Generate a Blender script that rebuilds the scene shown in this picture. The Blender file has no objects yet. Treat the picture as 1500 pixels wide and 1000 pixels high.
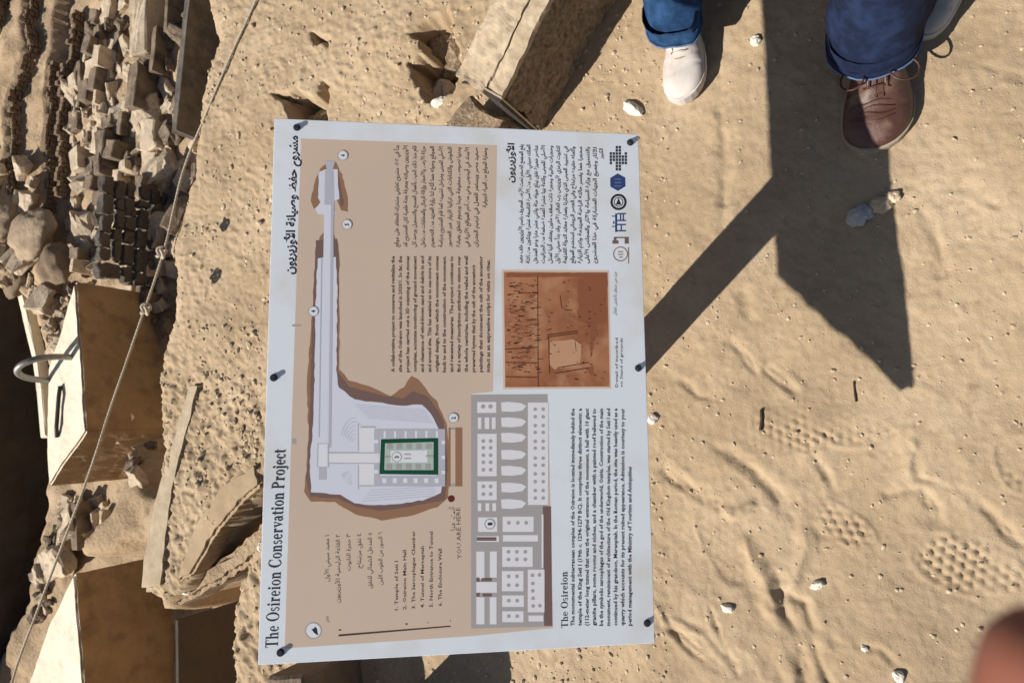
import bpy, bmesh, math, random
import numpy as np
from mathutils import Vector, Matrix, noise as mnoise
R_ = math.radians
scene = bpy.context.scene
COL = scene.collection
rng = random.Random(7)

# ------------------------------------------------------------------ camera, world, sun, exposure
TH, ROLL, FPX, HC = 1.08897012, 0.20461659, 978.64, 1.5098
CP = Vector((0, 0, HC))
_F = Vector((0, math.cos(TH), -math.sin(TH)))
_U0 = Vector((0, math.sin(TH), math.cos(TH)))
_X0 = Vector((1, 0, 0))
_X = math.cos(ROLL)*_X0 + math.sin(ROLL)*_U0      # real right  (top of the turned picture)
_U = -math.sin(ROLL)*_X0 + math.cos(ROLL)*_U0     # real up     (left of the turned picture)
cd = bpy.data.cameras.new('camera'); cam = bpy.data.objects.new('camera', cd); COL.objects.link(cam)
cd.sensor_width = 36; cd.lens = 36*FPX/1500; cd.clip_start = 0.01; cd.clip_end = 500
m3 = Matrix((-_U, _X, -_F)).transposed()
cam.matrix_world = Matrix.Translation(CP) @ m3.to_4x4()
cd.dof.use_dof = True; cd.dof.focus_distance = 1.15; cd.dof.aperture_fstop = 14
scene.camera = cam

SUN_EL = 0.7197; SHADOW_AZ = -0.5517               # shadows fall towards this ground direction
world = bpy.data.worlds.new('World'); scene.world = world; world.use_nodes = True
wn = world.node_tree; bg = wn.nodes['Background']
sky = wn.nodes.new('ShaderNodeTexSky'); sky.sky_type = 'NISHITA'; sky.sun_disc = False
sky.sun_elevation = SUN_EL
sdir = Vector((-math.cos(SHADOW_AZ)*math.cos(SUN_EL), -math.sin(SHADOW_AZ)*math.cos(SUN_EL), math.sin(SUN_EL)))
sky.sun_rotation = math.atan2(sdir.x, sdir.y)
wn.links.new(sky.outputs[0], bg.inputs[0]); bg.inputs[1].default_value = 0.05
sl = bpy.data.lights.new('sun', 'SUN'); sl.energy = 5.0; sl.angle = R_(0.5); sl.color = (1, .95, .87)
so = bpy.data.objects.new('sun', sl); COL.objects.link(so)
so.rotation_euler = sdir.to_track_quat('Z', 'Y').to_euler()
scene.view_settings.view_transform = 'Standard'; scene.view_settings.look = 'None'
scene.view_settings.exposure = 0.38; scene.view_settings.gamma = 1

# ------------------------------------------------------------------ geometry of the view: where a ray meets a plane
def ray(px, py): return _F + _X*((500-py)/FPX) + _U*((750-px)/FPX)
def at(px, py, z=0.0):
    d = ray(px, py); return CP + d*((z-HC)/d.z)
def proj(P):
    d = Vector(P)-CP; k = d.dot(_F); return 750-FPX*d.dot(_U)/k, 500-FPX*d.dot(_X)/k

# ------------------------------------------------------------------ helpers
def tag(o, label=None, cat=None, group=None, kind=None):
    if label: o['label'] = label
    if cat: o['category'] = cat
    if group: o['group'] = group
    if kind: o['kind'] = kind
    return o
def empty(name, loc, label, cat, group=None):
    o = bpy.data.objects.new(name, None); o.empty_display_size = .1; COL.objects.link(o); o.location = loc
    return tag(o, label, cat, group)
def link(name, me, mat=None, parent=None, loc=None, mw=None, smooth=False):
    o = bpy.data.objects.new(name, me); COL.objects.link(o)
    if mat: me.materials.append(mat) if not me.materials else None
    if smooth and me.polygons: me.polygons.foreach_set('use_smooth', [True]*len(me.polygons))
    if parent: o.parent = parent
    if mw is not None: o.matrix_basis = mw
    elif loc is not None: o.location = loc
    return o
def pyd(verts, faces):
    me = bpy.data.meshes.new('mesh'); me.from_pydata([tuple(v) for v in verts], [], faces); me.update(); return me
def bm2me(bm, name='mesh'):
    me = bpy.data.meshes.new(name); bm.to_mesh(me); bm.free(); return me
def vrand(a, b): return rng.uniform(a, b)

# ------------------------------------------------------------------ materials
def mat(name, cols, scale=8, rough=.9, bump=.0, bscale=60, detail=8, spec=.2, metallic=0, bdist=.01, layer2=None, coords='Object', sheen=0):
    m = bpy.data.materials.new(name); m.use_nodes = True; nt = m.node_tree; N = nt.nodes; L = nt.links
    b = N['Principled BSDF']; b.inputs['Roughness'].default_value = rough
    b.inputs['Specular IOR Level'].default_value = spec; b.inputs['Metallic'].default_value = metallic
    if sheen: b.inputs['Sheen Weight'].default_value = sheen
    if len(cols) == 1 and not bump:
        b.inputs['Base Color'].default_value = (*cols[0], 1); return m
    tc = N.new('ShaderNodeTexCoord')
    if coords == 'World':
        g = N.new('ShaderNodeNewGeometry'); src = g.outputs['Position']
    else: src = tc.outputs['Object']
    n = N.new('ShaderNodeTexNoise'); n.inputs['Scale'].default_value = scale; n.inputs['Detail'].default_value = detail
    n.inputs['Roughness'].default_value = .65; L.new(src, n.inputs['Vector'])
    r = N.new('ShaderNodeValToRGB'); L.new(n.outputs[0], r.inputs[0])
    e = r.color_ramp.elements; k = len(cols)
    e[0].position = .32; e[0].color = (*cols[0], 1); e[1].position = .68; e[1].color = (*cols[-1], 1)
    for i in range(1, k-1):
        q = e.new(.32+.36*i/(k-1)); q.color = (*cols[i], 1)
    out = r.outputs[0]
    if layer2:
        c2, s2, lo, hi = layer2
        n2 = N.new('ShaderNodeTexNoise'); n2.inputs['Scale'].default_value = s2; n2.inputs['Detail'].default_value = 6
        L.new(src, n2.inputs['Vector'])
        mr = N.new('ShaderNodeMapRange'); mr.inputs[1].default_value = lo; mr.inputs[2].default_value = hi
        L.new(n2.outputs[0], mr.inputs[0])
        mx = N.new('ShaderNodeMix'); mx.data_type = 'RGBA'; L.new(mr.outputs[0], mx.inputs[0])
        L.new(out, mx.inputs[6]); mx.inputs[7].default_value = (*c2, 1); out = mx.outputs[2]
    L.new(out, b.inputs['Base Color'])
    if bump:
        n3 = N.new('ShaderNodeTexNoise'); n3.inputs['Scale'].default_value = bscale; n3.inputs['Detail'].default_value = 10
        n3.inputs['Roughness'].default_value = .7; L.new(src, n3.inputs['Vector'])
        bp = N.new('ShaderNodeBump'); bp.inputs['Strength'].default_value = bump; bp.inputs['Distance'].default_value = bdist
        L.new(n3.outputs[0], bp.inputs['Height']); L.new(bp.outputs[0], b.inputs['Normal'])
    return m
M = {}
M['sand'] = mat('sand', [(.35, .255, .157), (.425, .315, .20), (.50, .38, .253)], 3.2, .95, .6, 260, bdist=.004,
                layer2=((.36, .26, .16), 45, .55, .75), coords='World')
M['pit'] = mat('pit_earth', [(.34, .24, .145), (.44, .32, .20), (.52, .39, .26)], 1.6, .95, .7, 22, bdist=.05,
               layer2=((.28, .20, .13), 9, .55, .72), coords='World')
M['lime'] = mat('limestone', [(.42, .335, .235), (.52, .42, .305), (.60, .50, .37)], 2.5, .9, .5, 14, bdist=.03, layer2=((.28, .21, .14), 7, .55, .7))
M['lime_shade'] = mat('shade_toned_stone', [(.15, .11, .08), (.21, .16, .115), (.30, .23, .16)], 3, .9, .6, 12, bdist=.04, layer2=((.10, .075, .055), 5, .5, .68))  # limestone darkened so that its colour carries the shade of the faces
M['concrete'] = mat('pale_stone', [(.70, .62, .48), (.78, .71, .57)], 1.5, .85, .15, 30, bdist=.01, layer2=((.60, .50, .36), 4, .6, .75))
M['ochre'] = mat('ochre_shaded_side', [(.30, .20, .105), (.37, .25, .135), (.42, .295, .17)], 2.2, .92, .7, 16, bdist=.03, layer2=((.25, .165, .095), 5, .5, .68))  # side faces of blocks and spur, their shade put into the colour
M['rock'] = mat('tan_rock', [(.26, .19, .125), (.36, .275, .19), (.44, .34, .235)], 3, .95, .8, 9, bdist=.06)
M['dark_block'] = mat('dark_stone_and_shade', [(.07, .063, .056), (.115, .10, .088), (.17, .145, .12)], 5, .85, .5, 16, bdist=.03)
M['mud'] = mat('mudbrick', [(.16, .115, .078), (.24, .175, .12)], 4, .95, .6, 20, bdist=.03)
M['shade_mud'] = mat('shade_toned_earth', [(.06, .048, .038), (.10, .078, .06)], 1.2, .95, .4, 8, bdist=.05)  # deep shade of hollow and trench put into the base colour
M['wallrough'] = mat('rough_mud_wall', [(.24, .17, .11), (.50, .37, .245), (.72, .56, .39)], 75, .95, 1, 110, bdist=.03, coords='World')
M['plaster'] = mat('cream_plaster', [(.38, .295, .195), (.52, .42, .30)], 26, .9, .5, 90, bdist=.004, layer2=((.42, .32, .21), 30, .58, .7), coords='World')
M['white_stone'] = mat('white_pebble', [(.62, .57, .48), (.75, .70, .60)], 30, .8, .3, 90, bdist=.003)
M['blue_stone'] = mat('grey_pebble', [(.36, .355, .34), (.47, .46, .45)], 30, .8, .3, 90, bdist=.003)
M['pebble'] = mat('pebble', [(.36, .27, .18), (.62, .50, .35)], 20, .9, .4, 90, bdist=.003, coords='World')
M['board'] = mat('white_board', [(.84, .89, .95), (.88, .93, .98)], 3, .38, .04, 300, spec=.4, bdist=.001, layer2=((.76, .75, .70), 9, .5, .76))
M['boardedge'] = mat('board_edge', [(.66, .58, .45)], rough=.6)
M['tan'] = mat('tan_print', [(.70, .55, .43), (.76, .585, .45)], 3, .4, .02, 300, spec=.4, bdist=.001)
M['ink'] = mat('dark_ink', [(.035, .035, .05)], rough=.45)
M['inkb'] = mat('brown_ink', [(.085, .06, .05)], rough=.45)
M['pal'] = mat('pale_print', [(.78, .80, .90)], rough=.4)
M['pal2'] = mat('pale_pink_print', [(.88, .87, .90)], rough=.4)
M['greyp'] = mat('grey_print', [(.46, .43, .42)], rough=.4)
M['greyl'] = mat('light_grey_print', [(.56, .56, .63)], rough=.4)
M['br1'] = mat('brown_print', [(.36, .20, .12)], rough=.4)
M['br2'] = mat('dark_brown_print', [(.22, .14, .125)], rough=.4)
M['green'] = mat('green_print', [(.015, .09, .045)], rough=.4)
M['greenl'] = mat('pale_green_print', [(.50, .62, .55)], rough=.4)
M['blue'] = mat('blue_print', [(.045, .075, .22)], rough=.4)
M['bluel'] = mat('light_blue_print', [(.20, .26, .42)], rough=.4)
M['white'] = mat('white_print', [(.86, .88, .92)], rough=.4)
M['red'] = mat('dark_red_print', [(.14, .035, .025)], rough=.4)
M['photo1'] = mat('sepia_print', [(.27, .095, .045), (.42, .17, .085), (.56, .26, .135)], 9, .4, .0, layer2=((.62, .33, .18), 22, .5, .75))
M['photod'] = mat('sepia_dark_print', [(.085, .03, .018)], rough=.4)
M['photom'] = mat('sepia_mid_print', [(.33, .12, .06)], rough=.4)
M['photol'] = mat('sepia_light_print', [(.64, .36, .21)], rough=.4)
M['photob'] = mat('sepia_border_print', [(.80, .62, .50)], rough=.4)
M['steel'] = mat('grey_steel', [(.20, .19, .18), (.30, .29, .27)], 20, .45, .1, 80, metallic=.5, spec=.5, bdist=.001)
M['black'] = mat('black_metal', [(.03, .028, .025), (.06, .05, .045)], 20, .6, .2, 80, bdist=.001)
M['bolt'] = mat('dark_screw', [(.05, .055, .07)], rough=.45, metallic=.4)
M['rope'] = mat('rope', [(.42, .35, .26), (.55, .47, .36)], 90, .9, .5, 300, bdist=.002)
def denim(name, a, b_, c):
    m = mat(name, [tuple(x*.75 for x in a), b_, tuple(x*1.15 for x in c)], 40, .9, .6, 500, bdist=.003, layer2=(tuple(x*1.7 for x in c), 16, .54, .78), sheen=0)
    return m
M['denim'] = denim('blue_denim', (.011, .036, .09), (.015, .048, .12), (.024, .066, .155))
M['denimn'] = denim('navy_denim', (.006, .011, .032), (.008, .015, .043), (.012, .022, .058))
M['stitch'] = mat('denim_hem', [(.06, .11, .22), (.11, .17, .28)], 60, .9, .3, 300, bdist=.001)
M['leather'] = mat('brown_leather', [(.045, .020, .015), (.07, .030, .022), (.10, .046, .034)], 7, .42, .5, 90, spec=.45, bdist=.003, layer2=((.19, .12, .085), 22, .56, .8))
M['leatherd'] = mat('dark_leather', [(.045, .018, .012), (.07, .03, .02)], 9, .45, .2, 60, bdist=.002)
M['sole'] = mat('shoe_sole', [(.26, .21, .155), (.38, .32, .24)], 20, .8, .2, 90, bdist=.001)
M['soled'] = mat('dark_sole', [(.02, .017, .015)], rough=.7)
M['canvas'] = mat('white_canvas', [(.50, .45, .415), (.62, .57, .53)], 18, .85, .5, 420, bdist=.003, layer2=((.42, .345, .28), 14, .5, .72))
M['skin'] = mat('skin', [(.24, .085, .05), (.31, .12, .07)], 25, .5, .25, 120, spec=.4, bdist=.001)
M['skin_shade'] = mat('shaded_skin', [(.20, .072, .046), (.28, .105, .068)], 25, .55, .2, 120, spec=.3, bdist=.001)  # skin tone darkened to stand in for shade on the finger
M['nail'] = mat('nail', [(.55, .33, .26)], rough=.3)
M['shirt'] = mat('grey_shirt', [(.16, .17, .19), (.22, .23, .25)], 20, .9, .2, 200, bdist=.002)
M['shirt2'] = mat('white_shirt', [(.55, .54, .52), (.62, .61, .58)], 20, .9, .2, 200, bdist=.002)
M['hair'] = mat('hair', [(.02, .014, .01), (.035, .025, .018)], 60, .6, .5, 200, bdist=.003)
M['stick'] = mat('dark_twig', [(.05, .035, .025)], rough=.9)

# ------------------------------------------------------------------ numpy noise
def _h(ix, iy, s):
    n = (ix.astype(np.int64)*374761393 + iy.astype(np.int64)*668265263 + s*1442695041) & 0xFFFFFFFF
    n = ((n ^ (n >> 13))*1274126177) & 0xFFFFFFFF
    return ((n ^ (n >> 16)) & 0xFFFFFF)/float(0xFFFFFF)
def vn(x, y, s=0):
    ix = np.floor(x); iy = np.floor(y); fx = x-ix; fy = y-iy
    fx = fx*fx*fx*(fx*(fx*6-15)+10); fy = fy*fy*fy*(fy*(fy*6-15)+10)
    a = _h(ix, iy, s); b = _h(ix+1, iy, s); c = _h(ix, iy+1, s); d = _h(ix+1, iy+1, s)
    return (a*(1-fx)+b*fx)*(1-fy)+(c*(1-fx)+d*fx)*fy - .5
def fbm(x, y, f, o=4, s=0, g=.5):
    r = 0; a = 1
    for i in range(o):
        c, q = math.cos(.7*i+.3), math.sin(.7*i+.3)
        r = r + a*vn((x*c-y*q)*f, (x*q+y*c)*f, s+i*17); f *= 2.03; a *= g
    return r
def sd_poly(X, Y, pts):
    """signed distance, positive inside"""
    P = np.array([(p[0], p[1]) for p in pts]); D = np.full(X.shape, 1e9); inside = np.zeros(X.shape, bool)
    for i in range(len(P)):
        a = P[i]; b = P[(i+1) % len(P)]; e = b-a; wx = X-a[0]; wy = Y-a[1]
        t = np.clip((wx*e[0]+wy*e[1])/max(e@e, 1e-12), 0, 1)
        D = np.minimum(D, (wx-e[0]*t)**2+(wy-e[1]*t)**2)
        c = (a[1] > Y) != (b[1] > Y)
        if abs(e[1]) > 1e-12: inside ^= c & (X < e[0]*(Y-a[1])/e[1]+a[0])
    D = np.sqrt(D); return np.where(inside, D, -D)
def d_line(X, Y, pts):
    D = np.full(X.shape, 1e9)
    for a, b in zip(pts[:-1], pts[1:]):
        e = (b[0]-a[0], b[1]-a[1]); wx = X-a[0]; wy = Y-a[1]; q = max(e[0]**2+e[1]**2, 1e-12)
        t = np.clip((wx*e[0]+wy*e[1])/q, 0, 1); D = np.minimum(D, (wx-e[0]*t)**2+(wy-e[1]*t)**2)
    return np.sqrt(D)
def smooth(a, b, x):
    t = np.clip((x-a)/(b-a), 0, 1); return t*t*(3-2*t)
def G(pts, z=0.0): return [at(a, b, z) for a, b in pts]
def grid(name, xs, ys, hf, m, kind='structure', parent=None, keep=None):
    X, Y = np.meshgrid(xs, ys); Z = hf(X, Y); ny, nx = X.shape
    me = bpy.data.meshes.new(name); nv = nx*ny
    co = np.stack([X, Y, Z], -1).reshape(-1, 3).astype(np.float32)
    i = (np.arange(ny-1)[:, None]*nx+np.arange(nx-1)[None, :])
    q = np.stack([i, i+1, i+nx+1, i+nx], -1)
    if keep is not None:
        kc = keep((X[:-1, :-1]+X[1:, 1:])/2, (Y[:-1, :-1]+Y[1:, 1:])/2); q = q[kc]
    q = q.reshape(-1, 4).astype(np.int32)
    me.vertices.add(nv); me.vertices.foreach_set('co', co.ravel())
    me.loops.add(q.size); me.loops.foreach_set('vertex_index', q.ravel())
    me.polygons.add(len(q)); me.polygons.foreach_set('loop_start', np.arange(0, q.size, 4, dtype=np.int32))
    me.update(calc_edges=True); me.polygons.foreach_set('use_smooth', np.ones(len(q), bool))
    o = link(name, me, m)
    if kind: o['kind'] = kind
    return o

# ------------------------------------------------------------------ plateau (near ground)
LIP = [(312, -260), (305, -40), (304, 0), (320, 60), (303, 115), (292, 200), (285, 258), (266, 310), (252, 365), (262, 400), (256, 470),
       (243, 500), (230, 560), (230, 620), (236, 680), (226, 720), (212, 800), (204, 860), (236, 886), (262, 868), (279, 840), (316, 779),
       (350, 737), (376, 704), (425, 668), (430, 720), (395, 752), (372, 800), (345, 850), (335, 880), (333, 960), (337, 1000), (350, 1150), (352, 1400)]
lipw = [at(a, b, 0) for a, b in LIP]
lipoly = [(60, lipw[0].y+2), (lipw[0].x+2, lipw[0].y+.3)] + [(p.x, p.y) for p in lipw] + [(-60, lipw[-1].y-2), (-60, -60), (60, -60)]
HOLE1 = G([(598, 50), (655, 12), (664, 45), (668, 75), (674, 100), (660, 132), (622, 145), (606, 120), (598, 92), (625, 80), (615, 60)])
HOLE2 = G([(398, 138), (432, 132), (462, 142), (468, 118), (480, 122), (476, 150), (474, 178), (425, 178), (418, 150)])
HOLE3 = G([(456, 48), (482, 50), (480, 66), (462, 64)])
FOOT = [((1425, 830), (88, 38), .25), ((1060, 800), (60, 26), 1.1), ((1150, 628), (75, 34), -.05), ((1255, 625), (60, 26), .0), ((1500, 680), (40, 34), 1.2), ((1235, 770), (48, 20), .6)]
GROOVES = [([(1055, 655), (1105, 690), (1135, 720), (1150, 745)], .018, .008), ([(1060, 745), (1078, 755), (1100, 740), (1125, 738)], .012, -.010),
           ([(1190, 770), (1200, 785), (1250, 792)], .014, .010), ([(1330, 640), (1345, 680), (1350, 700), (1420, 720), (1500, 800)], .012, .008),
           ([(1300, 725), (1350, 715), (1372, 745), (1370, 780)], .012, .007), ([(1140, 850), (1150, 900), (1172, 930), (1180, 1000)], .02, .012),
           ([(960, 880), (1000, 935), (1050, 975)], .012, .008), ([(1040, 885), (1060, 940), (1080, 985)], .008, .007), ([(945, 860), (975, 905), (1030, 930), (1055, 965)], .01, -.008),
           ([(1188, 930), (1200, 970), (1215, 1000)], .014, .012), ([(1220, 940), (1290, 950), (1330, 990)], .01, .006), ([(1125, 960), (1150, 995)], .02, .012),
           ([(1340, 295), (1375, 350), (1385, 400)], .012, .005), ([(1350, 280), (1420, 275), (1500, 330)], .01, .005), ([(1050, 100), (1062, 240), (1058, 330)], .018, .008),
           ([(1070, 500), (1090, 520), (1105, 545)], .012, .007), ([(1125, 540), (1160, 570)], .012, .008), ([(1090, 430), (1095, 470), (1060, 500)], .02, .006), ([(1000, 560), (1020, 580), (1060, 585)], .01, .006),
           ([(1170, 720), (1180, 800), (1165, 850)], .02, -.010), ([(1090, 800), (1120, 850), (1130, 890)], .025, -.012), ([(975, 690), (1010, 720), (1060, 742)], .02, .01), ([(1410, 85), (1500, 120)], .01, .004),
           ([(1180, 650), (1215, 700), (1225, 730)], .012, .007), ([(1190, 920), (1180, 885), (1150, 870)], .012, .01), ([(1300, 620), (1340, 650), (1330, 690), (1400, 715)], .01, -.007)]
def plateau(X, Y, detail=True):
    w = .012*fbm(X, Y, 14, 3, 5) + .02*fbm(X, Y, 3, 2, 9)
    sd = sd_poly(X, Y, lipoly) + w
    fade = smooth(3.2, 2.2, np.hypot(X, Y-.8))
    h = .030*fbm(X, Y, 1.3, 3, 1)+.010*fbm(X, Y, 5, 3, 2)
    px_far = smooth(.75, 1.35, Y+.25*X)             # the stony strip beyond the board
    fine = fbm(X, Y, 60, 4, 3, .62)
    h = h + (.0012+.0018*px_far)*fine*1.4+.0013*fbm(X, Y, 130, 2, 140)
    cl = fbm(X, Y, 9, 2, 31); peb = np.clip(fbm(X, Y, 30, 2, 33)-.28, 0, 1)
    h = h + peb*(.004+.007*px_far)
    st = np.clip(fbm(X*1.0, Y*1.0, 44, 2, 41)-.24, 0, 1)*smooth(-.1, .3, cl); h = h + .012*st*(.25+px_far)
    rug = smooth(.0, .5, -sd_poly(X, Y, G([(700, 0), (1020, 250), (1100, 600), (1480, 1000), (1500, 1400), (2400, 1400), (2400, -700), (700, -700)])))
    # wind and scuff ripples
    rp = np.sin((X*.55+Y*.84+.05*fbm(X, Y, 4, 2, 51))*95)*smooth(.12, .3, fbm(X, Y, 2.1, 2, 52)+.08)
    h = h + .0014*rp
    for k, (pts, wd, dp) in enumerate(GROOVES):
        g = G(pts); x0 = min(p.x for p in g)-.12; x1 = max(p.x for p in g)+.12; y0 = min(p.y for p in g)-.12; y1 = max(p.y for p in g)+.12
        b = (X > x0) & (X < x1) & (Y > y0) & (Y < y1)
        if not b.any(): continue
        d = d_line(X[b], Y[b], g)+.012*fbm(X[b], Y[b], 20, 2, 60+k)
        dp = dp*.78; wd = wd*.62; d = d+.006*fbm(X[b], Y[b], 45, 2, 300+k); brk = .25+.75*smooth(-.18, .18, fbm(X[b], Y[b], 13, 3, 160+k)); brk2 = smooth(-.1, .25, fbm(X[b], Y[b], 16, 3, 260+k)); h[b] = h[b] + (-dp*brk*np.exp(-(np.abs(d)/wd)**1.6) + .30*dp*brk2*np.exp(-((d-wd*2.0)/(wd*1.1))**2))
    for (c, (a, b2), rot) in FOOT:
        C = at(*c); C2 = at(c[0]+a*math.cos(rot), c[1]+a*math.sin(rot)); ax = Vector((C2.x-C.x, C2.y-C.y)); la = ax.length; ax.normalize()
        C3 = at(c[0]-b2*math.sin(rot), c[1]+b2*math.cos(rot)); lb = math.hypot(C3.x-C.x, C3.y-C.y)
        bb = np.hypot(X-C.x, Y-C.y) < la*1.6
        if not bb.any(): continue
        x = X[bb]-C.x; y = Y[bb]-C.y; u = (x*ax.x+y*ax.y)/la; v = (-x*ax.y+y*ax.x)/lb
        r = np.sqrt(np.abs(u)**2.6+np.abs(v)**2.4)**.8
        ins = smooth(1.05, .9, r)
        p = .0172; uu = u*la/p; vv = v*lb/p
        hexp = np.cos(2*np.pi*uu)+np.cos(2*np.pi*(uu*.5+vv*.866))+np.cos(2*np.pi*(uu*.5-vv*.866))
        brk = smooth(-.16, .14, fbm(x+C.x, y+C.y, 11, 3, 77))
        h[bb] = h[bb]*(1-.35*ins) + ins*(-.004+.0025*np.clip(hexp*1.5, -1.2, 1.2)*(.15+.85*brk)) + .003*(.3+.7*brk)*np.exp(-((r-1.13)/.1)**2)
    for hp, dp in ((HOLE1, .17), (HOLE2, .14), (HOLE3, .07)):
        cx = sum(p.x for p in hp)/len(hp); cy = sum(p.y for p in hp)/len(hp); bb = np.hypot(X-cx, Y-cy) < .6
        if bb.any():
            s = sd_poly(X[bb], Y[bb], hp)+.012*fbm(X[bb], Y[bb], 25, 3, 91)
            h[bb] = h[bb] - dp*smooth(-.006, .020, s+.010*fbm(X[bb], Y[bb], 40, 2, 93))*(.82+.7*fbm(X[bb], Y[bb], 11, 3, 95))
    bank = smooth(-.12, -.45, X)*smooth(1.05, 1.35, Y); h = h + bank*(.016*np.abs(fbm(X, Y, 17, 3, 401))+.009*fbm(X, Y, 42, 3, 402, .6)-.004)
    h = h*fade
    out = np.clip(-sd, 0, None)
    h = h - 4.6*smooth(0, .10, out) - .010*smooth(.04, 0, sd)
    return h
XS0, XS1, YS0, YS1 = -3.0, 3.0, -1.2, 3.2
def axis(a, b, c, d, fine, coarse):
    l = list(np.arange(a, b, coarse))+list(np.arange(b, c, fine))+list(np.arange(c, d+1e-6, coarse)); l[-1] = d; return np.array(l)
xs = axis(XS0, -1.55, 1.35, XS1, .0046, .04); ys = axis(YS0, -.42, 2.75, YS1, .006, .03); ys = np.concatenate([ys[ys < -.42], np.arange(-.42, .72, .004), ys[ys > .722]])
ground = grid('ground', xs, ys, plateau, M['sand'])
def far_ground(X, Y):
    sd = sd_poly(X, Y, lipoly); return -4.6*smooth(0, .3, np.clip(-sd, 0, None)) - .0
gx = np.concatenate([np.linspace(-60, -3, 50), np.linspace(-3, 3, 25)[1:-1], np.linspace(3, 60, 50)])
gy = np.concatenate([np.linspace(-60, -1.2, 40), np.linspace(-1.2, 3.2, 19)[1:-1], np.linspace(3.2, 4.0, 4)])
grid('surrounding_ground', gx, gy, far_ground, M['sand'],
     keep=lambda X, Y: ~((X > XS0) & (X < XS1) & (Y > YS0) & (Y < YS1)))

# ------------------------------------------------------------------ pit: lower ground with terraces and the deep hollow
ZP = -4.0
DEEP = [(at(a, b, ZP).x, at(a, b, ZP).y) for a, b in [(-180, 360), (0, 398), (36, 425), (50, 480), (74, 600), (64, 700), (60, 735), (53, 800), (29, 880), (4, 960), (-12, 1040), (-30, 1300), (-230, 1500)]]
MOUND = [(at(a, b, -2.7).x, at(a, b, -2.7).y) for a, b in [(160, 648), (196, 668), (226, 705), (275, 725), (275, 900), (238, 905), (246, 795), (112, 832), (140, 780), (160, 745), (170, 700)]]
TL = [[(-14, -100), (-6, 100), (4, 200), (0, 300)], [(46, -200), (44, 60), (28, 90), (22, 176), (22, 262), (14, 320)], [(78, -200), (72, 53), (80, 84), (60, 154), (50, 273), (46, 330)],
      [(98, 100), (92, 176), (80, 273), (76, 330)], [(120, 20), (112, 95), (106, 200), (97, 300)]]
def pix(X, Y, z):
    dx = X; dy = Y; dz = z-HC
    k = dy*_F.y+dz*_F.z+dx*_F.x
    return 750-FPX*(dx*_U.x+dy*_U.y+dz*_U.z)/k, 500-FPX*(dx*_X.x+dy*_X.y+dz*_X.z)/k
def pit_h(X, Y):
    X = np.asarray(X, float); Y = np.asarray(Y, float)
    h = ZP+.22*fbm(X, Y, .5, 3, 101)+.10*fbm(X, Y, 2.2, 4, 105)
    PX, PY = pix(X, Y, ZP)
    wob = 5*fbm(X, Y, 1.5, 3, 120)
    for l in TL[:4]:
        lx = np.interp(PY, [p[1] for p in l], [p[0] for p in l])
        h = h+.19*smooth(1.0, -1.0, PX-lx+wob*.2)*smooth(450, 400, PY)
    s = sd_poly(X, Y, MOUND)+.10*fbm(X, Y, 2, 3, 111)
    h = h+1.3*smooth(-.15, .12, s)*(1+.15*fbm(X, Y, 1.1, 2, 6))
    s = sd_poly(X, Y, DEEP)+.10*fbm(X, Y, 1.2, 3, 115)
    return h-6.0*smooth(-.02, .22, s)
px_ = np.concatenate([np.linspace(-40, -9, 20)[:-1], np.arange(-9, 7, .055), np.linspace(7, 40, 20)])
py_ = np.concatenate([np.arange(1.2, 14.5, .055), np.linspace(14.5, 40, 50)[1:]])
grid('pit_ground', px_, py_, pit_h, M['pit'])
# unseen far bank, added to keep sun off the floor of the hollow
def shading_bank_h(X, Y): return -10.5+smooth(17, 24, Y)*13+1.2*fbm(X, Y, .2, 4, 130)+.3*fbm(X, Y, 1, 3, 131)
grid('shading_bank', np.linspace(-60, 60, 160), np.concatenate([np.linspace(16, 30, 60), np.linspace(31, 120, 40)]), shading_bank_h, M['pit'])

def ph(x, y): return float(pit_h(np.array([[x]]), np.array([[y]]))[0, 0])

# ------------------------------------------------------------------ stones
def rough_box(fr, up, dp, jit=.04, sub=2, bev=.06):
    """box from three edge vectors starting at origin, corners worn"""
    bm = bmesh.new(); vs = []
    for k in range(8):
        c = fr*(k & 1)+dp*((k >> 1) & 1)+up*((k >> 2) & 1)
        s = min(fr.length, up.length, dp.length)*jit
        vs.append(bm.verts.new(c+Vector((vrand(-s, s), vrand(-s, s), vrand(-s, s)))))
    for f in ((0, 1, 5, 4), (1, 3, 7, 5), (3, 2, 6, 7), (2, 0, 4, 6), (4, 5, 7, 6), (0, 2, 3, 1)): bm.faces.new([vs[i] for i in f])
    if bev: bmesh.ops.bevel(bm, geom=bm.edges[:], offset=min(fr.length, up.length, dp.length)*bev, segments=1, affect='EDGES')
    if sub:
        bmesh.ops.subdivide_edges(bm, edges=bm.edges[:], cuts=sub, use_grid_fill=True)
        s = min(fr.length, up.length, dp.length); o = Vector((vrand(0, 99), vrand(0, 99), vrand(0, 99)))
        for v in bm.verts: v.co += mnoise.noise_vector(v.co/s*1.6+o)*s*.07*jit/.04
    bmesh.ops.recalc_face_normals(bm, faces=bm.faces[:]); return bm
def edge_frame(b0, b1, xt, xk, zb):
    A = at(*b0, zb); B = at(*b1, zb); Mm = (A+B)/2; fr = B-A
    n = Vector((-fr.y, fr.x, 0)).normalized()
    if n.dot(Mm-CP) < 0: n = -n
    lo, hi = 0, 3.5
    for _ in range(30):
        m = (lo+hi)/2
        if proj(Mm+Vector((0, 0, m)))[0] > xt: lo = m
        else: hi = m
    ht = lo; lo, hi = 0, 8
    for _ in range(30):
        m = (lo+hi)/2
        if proj(Mm+Vector((0, 0, ht))+n*m)[0] > xk: lo = m
        else: hi = m
    return A, fr, ht, n*lo
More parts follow.
